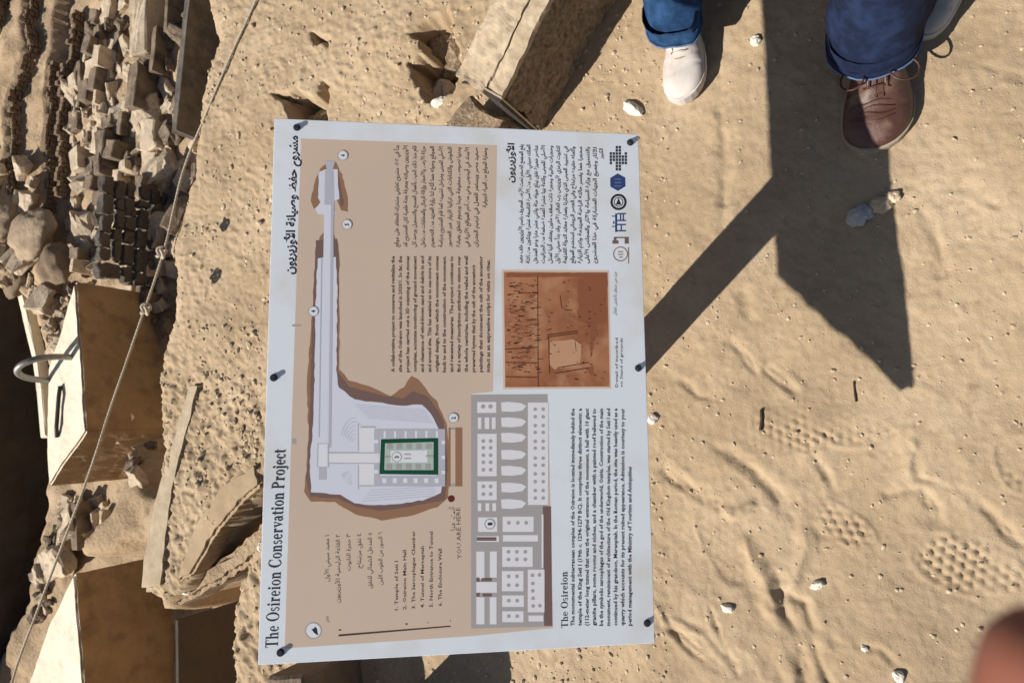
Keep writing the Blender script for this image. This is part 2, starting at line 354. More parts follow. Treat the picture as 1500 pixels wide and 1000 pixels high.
def blk(name, b0, b1, xt, xk, zb, m, label, cat, group=None, jit=.06, sub=3):
    A, fr, ht, dp = edge_frame(b0, b1, xt, xk, zb)
    bm = rough_box(fr, Vector((0, 0, ht+.15)), dp, jit, sub)
    o = link(name, bm2me(bm), M[m], loc=A-Vector((0, 0, .15))); return tag(o, label, cat, group)
def jagpx(pts, amp=2.2, step=11, seed=3):
    r = random.Random(seed); o = []
    for a, b in zip(pts, pts[1:]+pts[:1]):
        n = max(1, int(math.hypot(b[0]-a[0], b[1]-a[1])/step))
        for k in range(n): o.append((a[0]+(b[0]-a[0])*k/n+r.uniform(-amp, amp), a[1]+(b[1]-a[1])*k/n+r.uniform(-amp, amp)))
    return o
def prism(name, top, zt, zb, m, label, cat, wear=.02, m2=None, amp=.012, lvl=5):
    P = [at(a, b, zt) for a, b in top]; c = sum(P, Vector())/len(P); bm = bmesh.new()
    tv = [bm.verts.new(p-c) for p in P]; bv = [bm.verts.new(p-c+Vector((0, 0, zb-zt))) for p in P]
    n = len(P); bm.faces.new(tv); bm.faces.new(bv[::-1])
    for i in range(n): bm.faces.new((tv[i], bv[i], bv[(i+1) % n], tv[(i+1) % n]))
    bmesh.ops.recalc_face_normals(bm, faces=bm.faces[:])
    bmesh.ops.bevel(bm, geom=[e for e in bm.edges], offset=min(.02, (zt-zb)*.12), segments=2, affect='EDGES')
    bmesh.ops.triangulate(bm, faces=bm.faces[:])
    for _ in range(lvl):
        L_ = [e for e in bm.edges if e.calc_length() > .09*(1 if amp > .01 else .35)]
        if L_: bmesh.ops.subdivide_edges(bm, edges=L_, cuts=1); bmesh.ops.triangulate(bm, faces=bm.faces[:])
    for v in bm.verts:
        q = v.co+c; v.co += mnoise.noise_vector(q*2.2)*amp+mnoise.noise_vector(q*7)*amp*.6+mnoise.noise_vector(q*19)*amp*.35
    bm.normal_update()
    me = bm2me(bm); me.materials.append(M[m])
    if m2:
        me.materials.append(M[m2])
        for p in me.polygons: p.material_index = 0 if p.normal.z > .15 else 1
    o = link(name, me, loc=c); return tag(o, label, cat)
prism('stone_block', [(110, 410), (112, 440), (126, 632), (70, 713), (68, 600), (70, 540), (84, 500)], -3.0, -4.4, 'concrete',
      'large smooth pale-topped block with a steel lifting loop on it, down in the pit', 'block', m2='ochre')  # pale top and ochre sides: sun and shade put into the colour
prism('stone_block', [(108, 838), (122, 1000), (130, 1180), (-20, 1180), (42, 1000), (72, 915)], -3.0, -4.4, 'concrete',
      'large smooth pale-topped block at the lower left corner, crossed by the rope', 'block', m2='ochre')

BIG = [  # b0, b1, top x, back x, material, label
 ((345, -80), (318, 215), 276, 267, 'dark_block', 'long slab coloured dark for the shadow just under the pit edge'),  # dark colour stands in for the shadow under the edge
 ((250, -60), (252, 96), 212, 190, 'lime', 'long pale-topped stone beam at the head of the rubble'),
 ((281, -20), (277, 64), 246, 242, 'lime_shade', 'jagged dark stone behind the pale-topped beam'),
 ((266, 58), (262, 121), 227, 220, 'lime_shade', 'dark squared stone with a thin sunlit left edge'),
 ((250, 114), (242, 176), 196, 184, 'lime_shade', 'biggest dark cube stone in the middle of the rubble'),
 ((250, 182), (248, 226), 220, 196, 'lime', 'pale cut block split by a dark hollow below the big dark cube'),
 ((262, 182), (262, 225), 250, 240, 'lime', 'slim pale slab curving beside the shadow under the rope'),
 ((245, 228), (238, 288), 224, 206, 'lime', 'tilted pale stone above the coursed stone wall'),
 ((206, 228), (204, 262), 186, 180, 'lime_shade', 'small dark stone above the coursed stone wall'),
 ((188, 50), (186, 108), 174, 166, 'lime_shade', 'narrow upright stone left of the pale beam'),
 ((180, 6), (178, 42), 160, 146, 'lime', 'squared tan block near the head of the rubble'),
 ((164, 34), (162, 54), 148, 136, 'concrete', 'small bright cube at the top of the rubble heap'),
 ((196, 0), (200, 14), 182, 172, 'lime', 'broken tan block at the top border of the rubble'),
 ((184, 200), (182, 250), 150, 138, 'lime_shade', 'squat dark block with a sunlit left side in the rubble heap'),
 ((182, 140), (184, 176), 170, 164, 'lime_shade', 'thin tall tan stone beside the biggest dark cube'),
 ((160, 135), (162, 170), 140, 134, 'lime', 'rounded tan stone in the upper rubble'),
 ((140, 100), (142, 140), 118, 112, 'lime_shade', 'brown block at the left border of the rubble'),
 ((136, 146), (134, 172), 116, 112, 'lime_shade', 'small brown block under the brown border block'),
 ((182, 178), (182, 200), 156, 148, 'lime_shade', 'rough brown stone on the squat dark block'),
 ((244, 430), (240, 460), 212, 204, 'lime_shade', 'dark stone in the shade under the knotted rope'),
 ((270, 345), (262, 372), 246, 243, 'lime', 'pale broken stone at the pit edge by the upper rope knot'),
 ((238, 590), (232, 632), 208, 202, 'lime_shade', 'dark rounded stone at the foot of the smooth ochre block'),
 ((240, 630), (236, 690), 206, 186, 'lime_shade', 'large dark boulder beside the pale kerb'),
 ((222, 600), (218, 640), 198, 190, 'lime_shade', 'dark stone wedged against the ochre face'),
 ((162, 670), (160, 700), 140, 132, 'lime', 'sunlit stone beside the end of the block with the loop'),
 ((140, 732), (142, 800), 112, 104, 'lime_shade', 'dark upright stone in the hollow above the rope'),
 ((118, 760), (112, 820), 92, 84, 'lime_shade', 'dark stone left of the rope in the hollow'),
 ((166, 745), (164, 790), 148, 144, 'lime', 'pale upright stone in the earth bank')]
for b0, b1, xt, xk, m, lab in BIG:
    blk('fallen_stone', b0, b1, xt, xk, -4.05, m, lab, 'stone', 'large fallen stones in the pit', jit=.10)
# stones in the trench beside the near strip
for b0, b1, xt, xk, zb, m, lab in [((352, 868), (356, 1030), 250, 236, -3.6, 'shade_mud', 'tall dark face added for the trench shade beside the near strip'),
                                   ((346, 806), (296, 886), 300, 290, -.75, 'wallrough', 'low brown ledge under the tip of the earth spur')]:
    pass

RUBB = []
for xb, ya, yb in ((126, 96, 440), (146, 60, 300), (160, 20, 290), (178, 36, 220), (197, 170, 270), (226, 262, 420), (206, 300, 440)):
    y = ya
    while y < yb:
        w = vrand(15, 34); x = xb+vrand(-5, 5)
        if rng.random() < .85:
            o = blk('squared_stone', (x+vrand(-3, 3), y), (x+vrand(-3, 3)-2, y+w*.93), x-vrand(12, 20), x-vrand(22, 30), -4.05+vrand(-.1, .2), 'lime_shade' if rng.random() < .45 else 'lime', 'x', 'stone', 'squared stones lying in rough ranks', jit=.065, sub=2); RUBB.append(o)
        y += w
# coursed dry-stone wall
def coursed_wall():
    A, fr, ht, dp = edge_frame((250, 284), (244, 424), 150, 142, -4.05)
    root = empty('stone_wall', A, 'dark coursed wall of squared stones in the pit with a sunlit top edge', 'wall')
    rows, cols = 6, 6; hs = [vrand(.8, 1.25) for _ in range(rows)]; hs = [h_*ht/sum(hs) for h_ in hs]
    for r in range(rows):
        x = 0; z0_ = sum(hs[:r]); off = (r % 2)*.5/cols
        k = 0
        while x < 1-.02:
            w = min(vrand(.09, .25), 1-x)
            if 1-x-w < .06: w = 1-x
            hgt = hs[r]
            bm = rough_box(fr*(w-vrand(.006, .03)), Vector((0, 0, hgt-vrand(.01, .05))), dp*vrand(.85, 1.1), .13, 2, .10)
            back = dp*(.10*r+vrand(0, .30))
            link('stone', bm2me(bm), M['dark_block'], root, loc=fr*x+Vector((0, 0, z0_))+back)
            x += w; k += 1
coursed_wall()

# scattered rubble
def rubble_mesh(i):
    a = vrand(.7, 1.3); b = vrand(.6, 1.1); c = vrand(.6, 1)
    bm = rough_box(Vector((a, 0, 0)), Vector((0, 0, c)), Vector((0, b, 0)), .16, 2, .09)
    bmesh.ops.translate(bm, verts=bm.verts[:], vec=(-a/2, -b/2, -c/2)); return bm2me(bm, 'rubble%d' % i)
RM = []; RUB = []; SQ = RUBB
for i in range(14):
    me = rubble_mesh(i); me.materials.append(M['lime' if i % 3 else 'lime_shade']); RM.append(me)
def scatter(poly, n, s0, s1, label, group, cat='stone', zb=ZP, name='rubble_stone', mind=.0):
    xs_ = [p[0] for p in poly]; ys_ = [p[1] for p in poly]; c = 0; tries = 0; placed = []
    while c < n and tries < n*60:
        tries += 1
        a = vrand(min(xs_), max(xs_)); b = vrand(min(ys_), max(ys_))
        if sd_poly(np.array([[a]]), np.array([[b]]), poly)[0, 0] < 0: continue
        P = at(a, b, zb); s = s0*(s1/s0)**(rng.random()**1.6)
        if any((P-q).length < (s+t)*.52 for q, t in placed): continue
        placed.append((P, s))
        o = bpy.data.objects.new(name, rng.choice(RM)); COL.objects.link(o)
        o.location = (P.x, P.y, ph(P.x, P.y)+s*.22); o.scale = (s, s*vrand(.7, 1), s*vrand(.6, 1)); o.rotation_euler = (vrand(-.5, .5), vrand(-.5, .5), vrand(0, 6.28))
        tag(o, label, cat, group); c += 1; RUB.append((o, P.copy(), RM.index(o.data)))
L1 = 'small tumbled stone in the rubble heap between the terraces and the pit edge'
scatter([(112, 40), (150, 10), (205, 50), (200, 240), (175, 300), (140, 420), (100, 440), (106, 250), (104, 120)], 75, .12, .34, L1, 'small stones of the rubble heap', zb=-3.9)
scatter([(180, 100), (300, 0), (300, 180), (262, 420), (215, 440), (200, 300)], 50, .16, .4, 'small dark stone in the shaded gap under the pit edge', 'small stones under the pit edge', zb=-3.9)
scatter([(52, 430), (110, 430), (92, 500), (74, 520)], 30, .12, .34, 'small dark rubble stone between the thin ledge and the pale block', 'stones by the thin ledge')
scatter([(0, 250), (70, 250), (98, 440), (60, 440), (0, 390)], 40, .15, .6, 'rough stone of the outcrop at the head of the deep hollow', 'stones of the outcrop')
scatter([(130, 440), (250, 430), (235, 480), (150, 470)], 14, .14, .4, 'small stone lying against the top end of the ochre face', 'stones against the ochre face', zb=-3.8)
scatter([(90, 730), (160, 730), (110, 830), (50, 930), (62, 800)], 26, .12, .5, 'dark stone in the hollow between the two smooth blocks', 'stones between the smooth blocks')
scatter([(150, 640), (160, 800), (130, 830), (120, 690)], 12, .12, .35, 'stone at the border of the pinkish earth bank', 'stones of the earth bank', zb=-3)

LAND = [('the long dark slab under the edge', 306, 120), ('the long pale-topped beam', 215, 40), ('the biggest dark cube stone', 220, 145), ('the pale cut block', 230, 205), ('the tilted pale stone', 225, 258), ('the bright cube at the heap top', 155, 45),
        ('the squat dark block', 160, 225), ('the rounded tan stone', 148, 152), ('the brown border block', 126, 120), ('the coursed wall, above it', 170, 290), ('the coursed wall, left of it', 128, 350), ('the coursed wall, below it', 170, 440), ('the coursed wall, right of it', 255, 350), ('the thin pale ledge', 75, 480),
        ('the broad rounded boulder', 48, 332), ('the flat brown boulder', 34, 385), ('the knotted rope', 235, 420), ('the steel loop block, at its head', 110, 445), ('the steel loop block, at its foot', 100, 700), ('the hollow above the rope', 120, 770), ('the rope near the lower block', 80, 850), ('the pinkish earth bank', 165, 720), ('the heap middle', 130, 260), ('the heap top left', 118, 60), ('the shaded gap', 285, 60), ('the shaded gap, lower part', 275, 260)]
ORD = 'first second third fourth fifth sixth seventh eighth ninth tenth eleventh twelfth thirteenth fourteenth fifteenth sixteenth seventeenth eighteenth nineteenth twentieth'.split()+['twenty-'+w for w in 'first second third fourth fifth sixth seventh eighth ninth'.split()]+['thirtieth']+['thirty-'+w for w in 'first second third fourth fifth sixth seventh eighth ninth'.split()]
bins = {}
for o, P, k in RUB:
    a, b = proj(o.location); q = min(range(len(LAND)), key=lambda i: math.hypot(LAND[i][1]-a, LAND[i][2]-b)); bins.setdefault((q, 'pale' if k % 3 else 'dark'), []).append((b, o))
for (q, c), L in bins.items():
    L.sort(key=lambda t: t[0])
    for i, (b, o) in enumerate(L): o['label'] = '%s %s rubble stone, counted downwards, by %s' % (ORD[min(i, len(ORD)-1)], c, LAND[q][0])

bins = {}
for o in SQ:
    a, b = proj(o.location); q = min(range(len(LAND)), key=lambda i: math.hypot(LAND[i][1]-a, LAND[i][2]-b)); bins.setdefault((q, 'dark' if o.data.materials[0] == M['lime_shade'] else 'pale'), []).append((b, o))
for (q, c), L in bins.items():
    L.sort(key=lambda t: t[0])
    for i, (b, o) in enumerate(L): o['label'] = '%s %s squared stone, counted downwards, by %s' % (ORD[min(i, len(ORD)-1)], c, LAND[q][0])
scatter([(196, 585), (238, 580), (236, 700), (205, 690)], 22, .12, .34, 'x', 'stones of the earth bank', zb=-2.9)
for i, (o, P, k) in enumerate(sorted(RUB[-22:], key=lambda t: proj(t[0].location)[1])): o['label'] = '%s stone, counted downwards, in the dark gap left of the pale kerb' % ORD[i]
# sheer face and trench block coloured dark to stand in for shade; spur ledges
def face_wall(name, pts, zt, zb, m, label, cat, thick=.8):
    P = [at(a, b, ZP) for a, b in pts]; c = P[0].copy(); vs = []; fs = []; W_ = []
    for A, B in zip(P[:-1], P[1:]):
        n = max(1, int((B-A).length/.15))
        for k in range(n): W_.append(A.lerp(B, k/n))
    W_.append(P[-1]); nz = 40; n = len(W_)
    for i, p in enumerate(W_):
        e = (W_[min(i+1, n-1)]-W_[max(i-1, 0)]).normalized(); q = Vector((-e.y, e.x, 0))
        if q.dot(p-CP) < 0: q = -q
        for k in range(nz+1):
            z = zb+(zt-zb)*k/nz; w = mnoise.noise(Vector((p.x, p.y, z))*.8)*.25+mnoise.noise(Vector((p.x, p.y, z))*3)*.08
            vs.append(Vector((p.x, p.y, z))-c+q*w)
        vs.append(Vector((p.x, p.y, zt))-c+q*thick); vs.append(Vector((p.x, p.y, zb))-c+q*thick)
    m_ = nz+3
    for i in range(n-1):
        for k in range(m_): fs.append([i*m_+k, i*m_+(k+1) % m_, (i+1)*m_+(k+1) % m_, (i+1)*m_+k])
    o = link(name, pyd(vs, fs), M[m], loc=c); return tag(o, label, cat)
face_wall('shade_face', [(-4, 372), (-8, 450), (-12, 600), (-14, 800), (-18, 1000), (-30, 1350)], -3.4, -10.5, 'shade_mud', 'sheer face added dark for the shade of the deep hollow, along the left border', 'shade face')
blk('trench_shade', (338, 884), (343, 1120), 262, 258, -1.6, 'shade_mud', 'tall dark face added for the trench shade left of the sign, at the lower border', 'stone', jit=.02)
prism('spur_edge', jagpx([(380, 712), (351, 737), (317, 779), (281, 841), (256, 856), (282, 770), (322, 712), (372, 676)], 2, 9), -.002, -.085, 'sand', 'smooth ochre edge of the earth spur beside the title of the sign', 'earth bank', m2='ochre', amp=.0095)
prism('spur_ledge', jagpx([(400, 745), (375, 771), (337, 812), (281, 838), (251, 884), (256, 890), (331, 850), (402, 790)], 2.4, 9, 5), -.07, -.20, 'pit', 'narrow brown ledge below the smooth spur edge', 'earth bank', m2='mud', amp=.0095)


def boulder(px, py, z, r, sc, m, label, parent=None, name='boulder', zoff=0.0):
    bm = bmesh.new(); bmesh.ops.create_icosphere(bm, subdivisions=4, radius=1); o_ = Vector((vrand(0, 50), vrand(0, 50), 0))
    for v in bm.verts:
        n = v.co.normalized(); k = 1+.28*mnoise.noise(n*1.2+o_)+.12*mnoise.noise(n*3+o_)+.05*mnoise.noise(n*8+o_)
        v.co = Vector((n.x*k*sc[0], n.y*k*sc[1], n.z*k*sc[2]))*r
    P = at(px, py, z); o = link(name, bm2me(bm), M[m], loc=P+Vector((0, 0, zoff)), smooth=True); o.rotation_euler.z = vrand(0, 6)
    if label: tag(o, label, 'boulder')
    return o
boulder(44, 345, -3.7, .36, (1, 1.3, .5), 'rock', 'broad rounded tan boulder of the outcrop over the deep hollow')
boulder(8, 318, -3.7, .42, (1, .8, .6), 'rock', 'pale sunlit boulder at the left border over the deep hollow')
boulder(82, 385, -3.8, .30, (1, .8, .6), 'mud', 'brown boulder between the outcrop and the coursed wall')
boulder(28, 388, -3.9, .38, (1.2, .8, .5), 'mud', 'flat brown boulder hanging over the deep hollow')

# mudbrick terrace risers (bricks joined: far too small and many)
def terrace(l, label):
    vs, fs = [], []; pts = []
    for (a, b) in zip(l[:-1], l[1:]):
        n = max(1, int(abs(b[1]-a[1])/7))
        for k in range(n): pts.append((a[0]+(b[0]-a[0])*k/n, a[1]+(b[1]-a[1])*k/n))
    pts = [p for p in pts if -60 < p[1] < 400]
    W = [at(a, b, ZP) for a, b in pts]; root_loc = W[0].copy()
    for A, B in zip(W[:-1], W[1:]):
        e = (B-A); L = e.length
        if L < 1e-4: continue
        e.normalize(); n = Vector((-e.y, e.x, 0))
        if n.dot(A-CP) < 0: n = -n
        nb = max(1, int(L/.09))
        for r in range(5):
            for k in range(nb):
                if rng.random() < .4 and r > 3: continue
                a0 = A+e*(L*k/nb+.006); w = L/nb-.014
                z = ph((A+n*-.08).x, (A+n*-.08).y)-.02+r*.040
                o = n*vrand(-.05, -.01); hh = .032
                c = [a0+o-n*.02, a0+o+e*w-n*.02, a0+o+e*w+n*.045, a0+o+n*.045]; i = len(vs)
                for q in (z, z+hh):
                    for p in c: vs.append(Vector((p.x, p.y, q+vrand(-.004, .004)))-root_loc)
                for f in ((0, 1, 5, 4), (1, 2, 6, 5), (2, 3, 7, 6), (3, 0, 4, 7), (4, 5, 6, 7)): fs.append([i+x for x in f])
    root = empty('mudbrick_wall', root_loc, label, 'wall', 'mudbrick terrace walls')
    o = link('brick_courses', pyd(vs, fs), M['mud'], root); o['kind'] = 'stuff'
for l, lab in zip(TL, ['farthest low mudbrick terrace wall at the left border', 'second mudbrick terrace wall from the left border', 'third mudbrick terrace wall from the left border, long and slightly curved',
                       'mudbrick terrace wall nearest the rubble but one, fading into the sand', 'mudbrick terrace wall running along the rubble heap']): terrace(l, lab)

# thin pale ledge along the hollow
def strip(name, pts, w, z0, h, m, label, cat, end=None):
    P = [at(a, b, z0) for a, b in pts]; c = P[0].copy(); vs = []; fs = []
    for i, p in enumerate(P):
        e = (P[min(i+1, len(P)-1)]-P[max(i-1, 0)]).normalized(); n = Vector((-e.y, e.x, 0))
        for s, z in ((-1, 0), (1, 0), (1, h), (-1, h)): vs.append(p-c+n*s*w/2+Vector((0, 0, z)))
    for i in range(len(P)-1):
        a = i*4; b = a+4
        for k in range(4): fs.append([a+k, a+(k+1) % 4, b+(k+1) % 4, b+k])
    fs += [[0, 3, 2, 1], [len(vs)-4+k for k in range(4)]]
    bm = bmesh.new(); me = pyd(vs, fs); bm.from_mesh(me); bmesh.ops.recalc_face_normals(bm, faces=bm.faces[:])
    bmesh.ops.bevel(bm, geom=bm.edges[:], offset=min(w, h)*.12, segments=1, affect='EDGES')
    bmesh.ops.subdivide_edges(bm, edges=bm.edges[:], cuts=2)
    for v in bm.verts: v.co += mnoise.noise_vector(v.co*6/max(w, .05)*.2)*min(w, h)*.09
    o = link(name, bm2me(bm), M[m], loc=c); return tag(o, label, cat)
strip('concrete_kerb', [(40, 418), (52, 470), (64, 520), (72, 570), (78, 640)], .14, -4.15, .14, 'concrete', 'narrow pale kerb along the rim of the deep dark hollow', 'kerb')
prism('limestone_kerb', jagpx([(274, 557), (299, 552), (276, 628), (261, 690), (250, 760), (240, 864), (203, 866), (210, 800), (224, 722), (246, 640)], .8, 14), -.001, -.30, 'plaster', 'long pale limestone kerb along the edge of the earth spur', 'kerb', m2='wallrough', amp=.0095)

# steel lifting loop on the block
def tube(pts, r, seg=8, closed=False, cap=True):
    vs, fs = [], []; n = len(pts); pts = [Vector(p) for p in pts]
    for i, p in enumerate(pts):
        t = (pts[min(i+1, n-1)]-pts[max(i-1, 0)]).normalized(); a = t.orthogonal().normalized() if i == 0 else (pa-t*pa.dot(t)).normalized(); pa = a; b = t.cross(a)
        rr = r[i] if isinstance(r, (list, tuple)) else r
        for k in range(seg):
            q = 2*math.pi*k/seg; vs.append(p+(a*math.cos(q)+b*math.sin(q))*rr)
    for i in range(n-1):
        for k in range(seg): fs.append([i*seg+k, i*seg+(k+1) % seg, (i+1)*seg+(k+1) % seg, (i+1)*seg+k])
    if cap: fs += [list(range(seg))[::-1], [(n-1)*seg+k for k in range(seg)]]
    return pyd(vs, fs)
P0 = at(104, 523, -3.0); P1 = at(70, 557, -3.0)
lp = []; ax = (P1-P0)
for i in range(19):
    t = i/18; q = math.pi*t
    lp.append(P0+ax*(.5-.5*math.cos(q))+Vector((0, 0, -.04+.46*math.sin(q)**.75)))
o = link('lifting_loop', tube([p-P0 for p in lp], .035, 10), M['steel'], loc=P0, smooth=True); tag(o, 'bent grey steel lifting loop standing on the pale block', 'loop')
rc = P1-P0
o = link('steel_bar', tube([Vector((0, 0, .0)), Vector((.1, -.05, .02)), Vector((.42, -.16, .02)), Vector((.55, -.18, .0))], .022, 8), M['black'], loc=at(86, 640, -3.0)+Vector((0, 0, .02))); tag(o, 'short dark bar lying along the top of the pale block', 'bar')
o.rotation_euler.z = math.atan2((at(92, 568, -3)-at(86, 640, -3)).y, (at(92, 568, -3)-at(86, 640, -3)).x)+.35

# ------------------------------------------------------------------ rope along the edge
def rope_obj():
    pts = [((392, -60), .03), ((375, 0), .012), ((338, 82), .014), ((300, 172), .014), ((268, 252), .018), ((240, 368), .03), ((206, 470), .05), ((161, 600), .08), ((128, 700), .10), ((60, 880), .12), ((20, 990), .13), ((-2, 1100), .14), ((120, 1300), .16), ((352, 1400), .22)]
    W = [at(*p, z) for p, z in pts]; c = W[0].copy(); fine = []
    for i in range(len(W)-1):
        for k in range(10):
            t = k/10; p0 = W[max(i-1, 0)]; p1 = W[i]; p2 = W[i+1]; p3 = W[min(i+2, len(W)-1)]
            fine.append(.5*((2*p1)+(p2-p0)*t+(2*p0-5*p1+4*p2-p3)*t*t+(3*p1-p0-3*p2+p3)*t**3))
    fine.append(W[-1])
    root = empty('rope', c, 'thin twisted rope with two knots strung along the edge of the pit', 'rope')
    # three twisted strands
    for s in range(3):
        st = []; d = 0
        for i in range(len(fine)-1):
            m = max(2, int((fine[i+1]-fine[i]).length/.006))
            t = (fine[i+1]-fine[i]).normalized(); a = t.cross(Vector((0, 0, 1))).normalized(); b = t.cross(a)
            for k in range(m):
                p = fine[i].lerp(fine[i+1], k/m); q = d*160+s*2.094
                st.append(p-c+(a*math.cos(q)+b*math.sin(q))*.0022); d += (fine[i+1]-fine[i]).length/m
        link('strand', tube(st, .0026, 5), M['rope'], root, smooth=True)
    for (a, b, z) in ((236, 370, .14), (213, 453, .15)):
        K = at(a, b, z)-c; kp = []
        for i in range(60):
            q = i/59*2*math.pi*2
            kp.append(K+Vector((.014*math.cos(q)*(1+.3*math.cos(1.5*q)), .012*math.sin(q)*(1+.3*math.cos(1.5*q)), .008*math.sin(1.5*q))))
        link('knot', tube(kp, .005, 6), M['rope'], root, smooth=True)
    return W
RW = rope_obj()
for P, lab in ((RW[0], 'steel rope post outside the upper border'), (RW[-1], 'steel rope post outside the lower border')):
    zb = 0.0
    o = link('rope_post', tube([Vector((0, 0, 0)), Vector((0, 0, P.z-zb+.25))], .02, 10), M['steel'], loc=(P.x, P.y, zb-.05)); tag(o, lab, 'post')

# ------------------------------------------------------------------ low rough wall beside the feet
def low_wall():
    A = at(787, 186); B = at(900, 0); d = (B-A).normalized(); n = Vector((-d.y, d.x, 0))
    if n.dot(A-CP) < 0: n = -n
    lo, hi = 0, 1
    for _ in range(30):
        m = (lo+hi)/2
        if proj(A+Vector((0, 0, m)))[0] > 736: lo = m
        else: hi = m
    H = lo; Lw = 1.6; 
    rr_ = ray(806, 0); t = (A-CP).dot(n)/rr_.dot(n); Q_ = CP+rr_*t; SL = (Q_.z-H)/max(.1, (Q_-A).dot(d))
    root = empty('low_wall', A, 'low rough mud-plastered wall with a cream top edge beside the feet', 'wall')
    # body: subdivided box with strong relief
    def slab(x0, x1, y0, y1, z0, z1, nx, ny, nz, amp, m, name):
        bm = bmesh.new(); bmesh.ops.create_cube(bm, size=1)
        bm.verts.ensure_lookup_table()
        me = None
        bm.free(); vs = {}; fs = []
        def vid(i, j, k):
            key = (i, j, k)
            if key not in vs: vs[key] = len(vs)
            return vs[key]
        for i in range(nx):
            for j in range(ny): fs.append([vid(i, j, nz), vid(i+1, j, nz), vid(i+1, j+1, nz), vid(i, j+1, nz)])
        for i in range(nx):
            for k in range(nz):
                fs.append([vid(i, 0, k), vid(i+1, 0, k), vid(i+1, 0, k+1), vid(i, 0, k+1)])
                fs.append([vid(i+1, ny, k), vid(i, ny, k), vid(i, ny, k+1), vid(i+1, ny, k+1)])
        for j in range(ny):
            for k in range(nz):
                fs.append([vid(0, j+1, k), vid(0, j, k), vid(0, j, k+1), vid(0, j+1, k+1)])
                fs.append([vid(nx, j, k), vid(nx, j+1, k), vid(nx, j+1, k+1), vid(nx, j, k+1)])
        co = []
        for (i, j, k) in vs:
            xx = x0+(x1-x0)*i/nx; zz = z0+(z1-z0)*k/nz; p = d*xx+n*(y0+(y1-y0)*j/ny)+Vector((0, 0, zz*(1+SL*max(0, xx)/H) if zz > 0 else zz))
            co.append(p+mnoise.noise_vector(p*22)*amp+mnoise.noise_vector(p*60)*amp*.7+mnoise.noise_vector(p*5)*amp*1.2)
        return link(name, pyd(co, fs), M[m], root)
    slab(0, Lw, 0, .13, -.06, H, 260, 20, 44, .009, 'wallrough', 'wall_face')
    slab(-.004, Lw, -.004, .039, H-.004, H+.009, 300, 8, 2, .0038, 'plaster', 'plaster_edge')
    slab(-.012, Lw, .042, .14, H-.004, H+.012, 260, 20, 2, .0055, 'plaster', 'plaster_top')
    # steel corner plate; cream strip and black paint carry its lit and shaded sides
    pl = slab(-.0090, -.0055, -.011, .05, -.02, H+.012, 2, 6, 20, .0004, 'plaster', 'lit_edge_strip')
    pl2 = slab(-.0175, -.0095, -.008, .050, -.02, H+.006, 2, 6, 12, .0004, 'black', 'corner_plate')
    return H, A, d, n
WH, WA, WD, WN = low_wall()
# lower worn continuation of the wall, half sunk, behind the board's edge
def worn_stone():
    bm = rough_box(WD*-.20, Vector((0, 0, WH*.62)), WN*.17, .12, 5, .08)
    o = link('worn_block', bm2me(bm), M['wallrough'], loc=WA-WD*.035+WN*.03-Vector((0, 0, .03))); tag(o, 'worn brown stub of wall against the black corner plate', 'stone')
worn_stone()

# stones in the holes
def ground_z(P): return float(plateau(np.array([[P.x]]), np.array([[P.y]]))[0, 0])
def pebble(a, b, r, sc, m, label, cat='stone', name='stone', sink=.3, group=None, z=None, sub=3):
    P = at(a, b); bm = bmesh.new(); bmesh.ops.create_icosphere(bm, subdivisions=sub, radius=1); o_ = Vector((a*.37, b*.21, 0))
    for v in bm.verts:
        n = v.co.normalized(); k = 1+.35*mnoise.noise(n*1.5+o_)+.15*mnoise.noise(n*4+o_)
        v.co = Vector((n.x*sc[0], n.y*sc[1], n.z*sc[2]))*k*r
    zz = ground_z(P) if z is None else z
    o = link(name, bm2me(bm), M[m], loc=(P.x, P.y, zz+r*sc[2]*(1-2*sink))); o.rotation_euler.z = a*.7
    return tag(o, label, cat, group)
pebble(630, 45, .06, (1.3, 1, .8), 'wallrough', 'rough brown stone in the upper part of the open hole', sink=.2)
pebble(636, 70, .045, (1, .7, .9), 'wallrough', 'rough brown stone dividing the two parts of the open hole', sink=.2)
pebble(622, 118, .045, (.8, 1.1, .9), 'lime', 'sunlit ochre stone in the lower part of the open hole', sink=.2)
pebble(438, 168, .05, (1.2, 1, .8), 'wallrough', 'brown stone in the hollow above the corner of the sign', sink=.2)
pebble(640, 148, .014, (1.5, 1, .5), 'white_stone', 'bright white chip at the rim of the open hole')
pebble(926, 158, .017, (1.7, .8, .7), 'white_stone', 'pale oblong stone on the sand above the logo corner of the sign')
pebble(1256, 318, .022, (1.0, .8, .7), 'blue_stone', 'bluish grey stone in the board shadow', sink=.25)
pebble(1268, 310, .016, (1.1, .9, .7), 'blue_stone', 'smaller grey stone touching the bluish one in the shadow', sink=.25)
pebble(1291, 302, .018, (1.1, .9, .7), 'pebble', 'brown-grey stone in the board shadow near its sunlit border', sink=.25)
pebble(1308, 290, .013, (1.1, .9, .7), 'pebble', 'small brown stone on the border of the board shadow', sink=.25)
pebble(1197, 858, .011, (1.3, .7, .8), 'white_stone', 'bright white stone on the trampled sand')
pebble(1066, 890, .011, (1.2, .8, .7), 'white_stone', 'whitish stone on the sand by the lower right corner of the sign')
pebble(1316, 990, .011, (1, .9, .7), 'white_stone', 'white stone at the lower border of the picture')
pebble(955, 614, .012, (1, 1, .7), 'white_stone', 'small cream stone beside the right edge of the sign')
pebble(1106, 58, .012, (1, 1, .7), 'white_stone', 'tiny cream stone between the two pairs of shoes')
pebble(1266, 949, .006, (1, 1, .7), 'white_stone', 'tiny white grit grain on the lower sand')
pebble(378, 806, .022, (1.2, .8, .8), 'white_stone', 'bright white chip at the upper left edge of the sign by the title', z=-.03)
pebble(247, 872, .02, (.5, 1.4, .5), 'white_stone', 'white splinter at the tip of the earth spur', z=-.06)
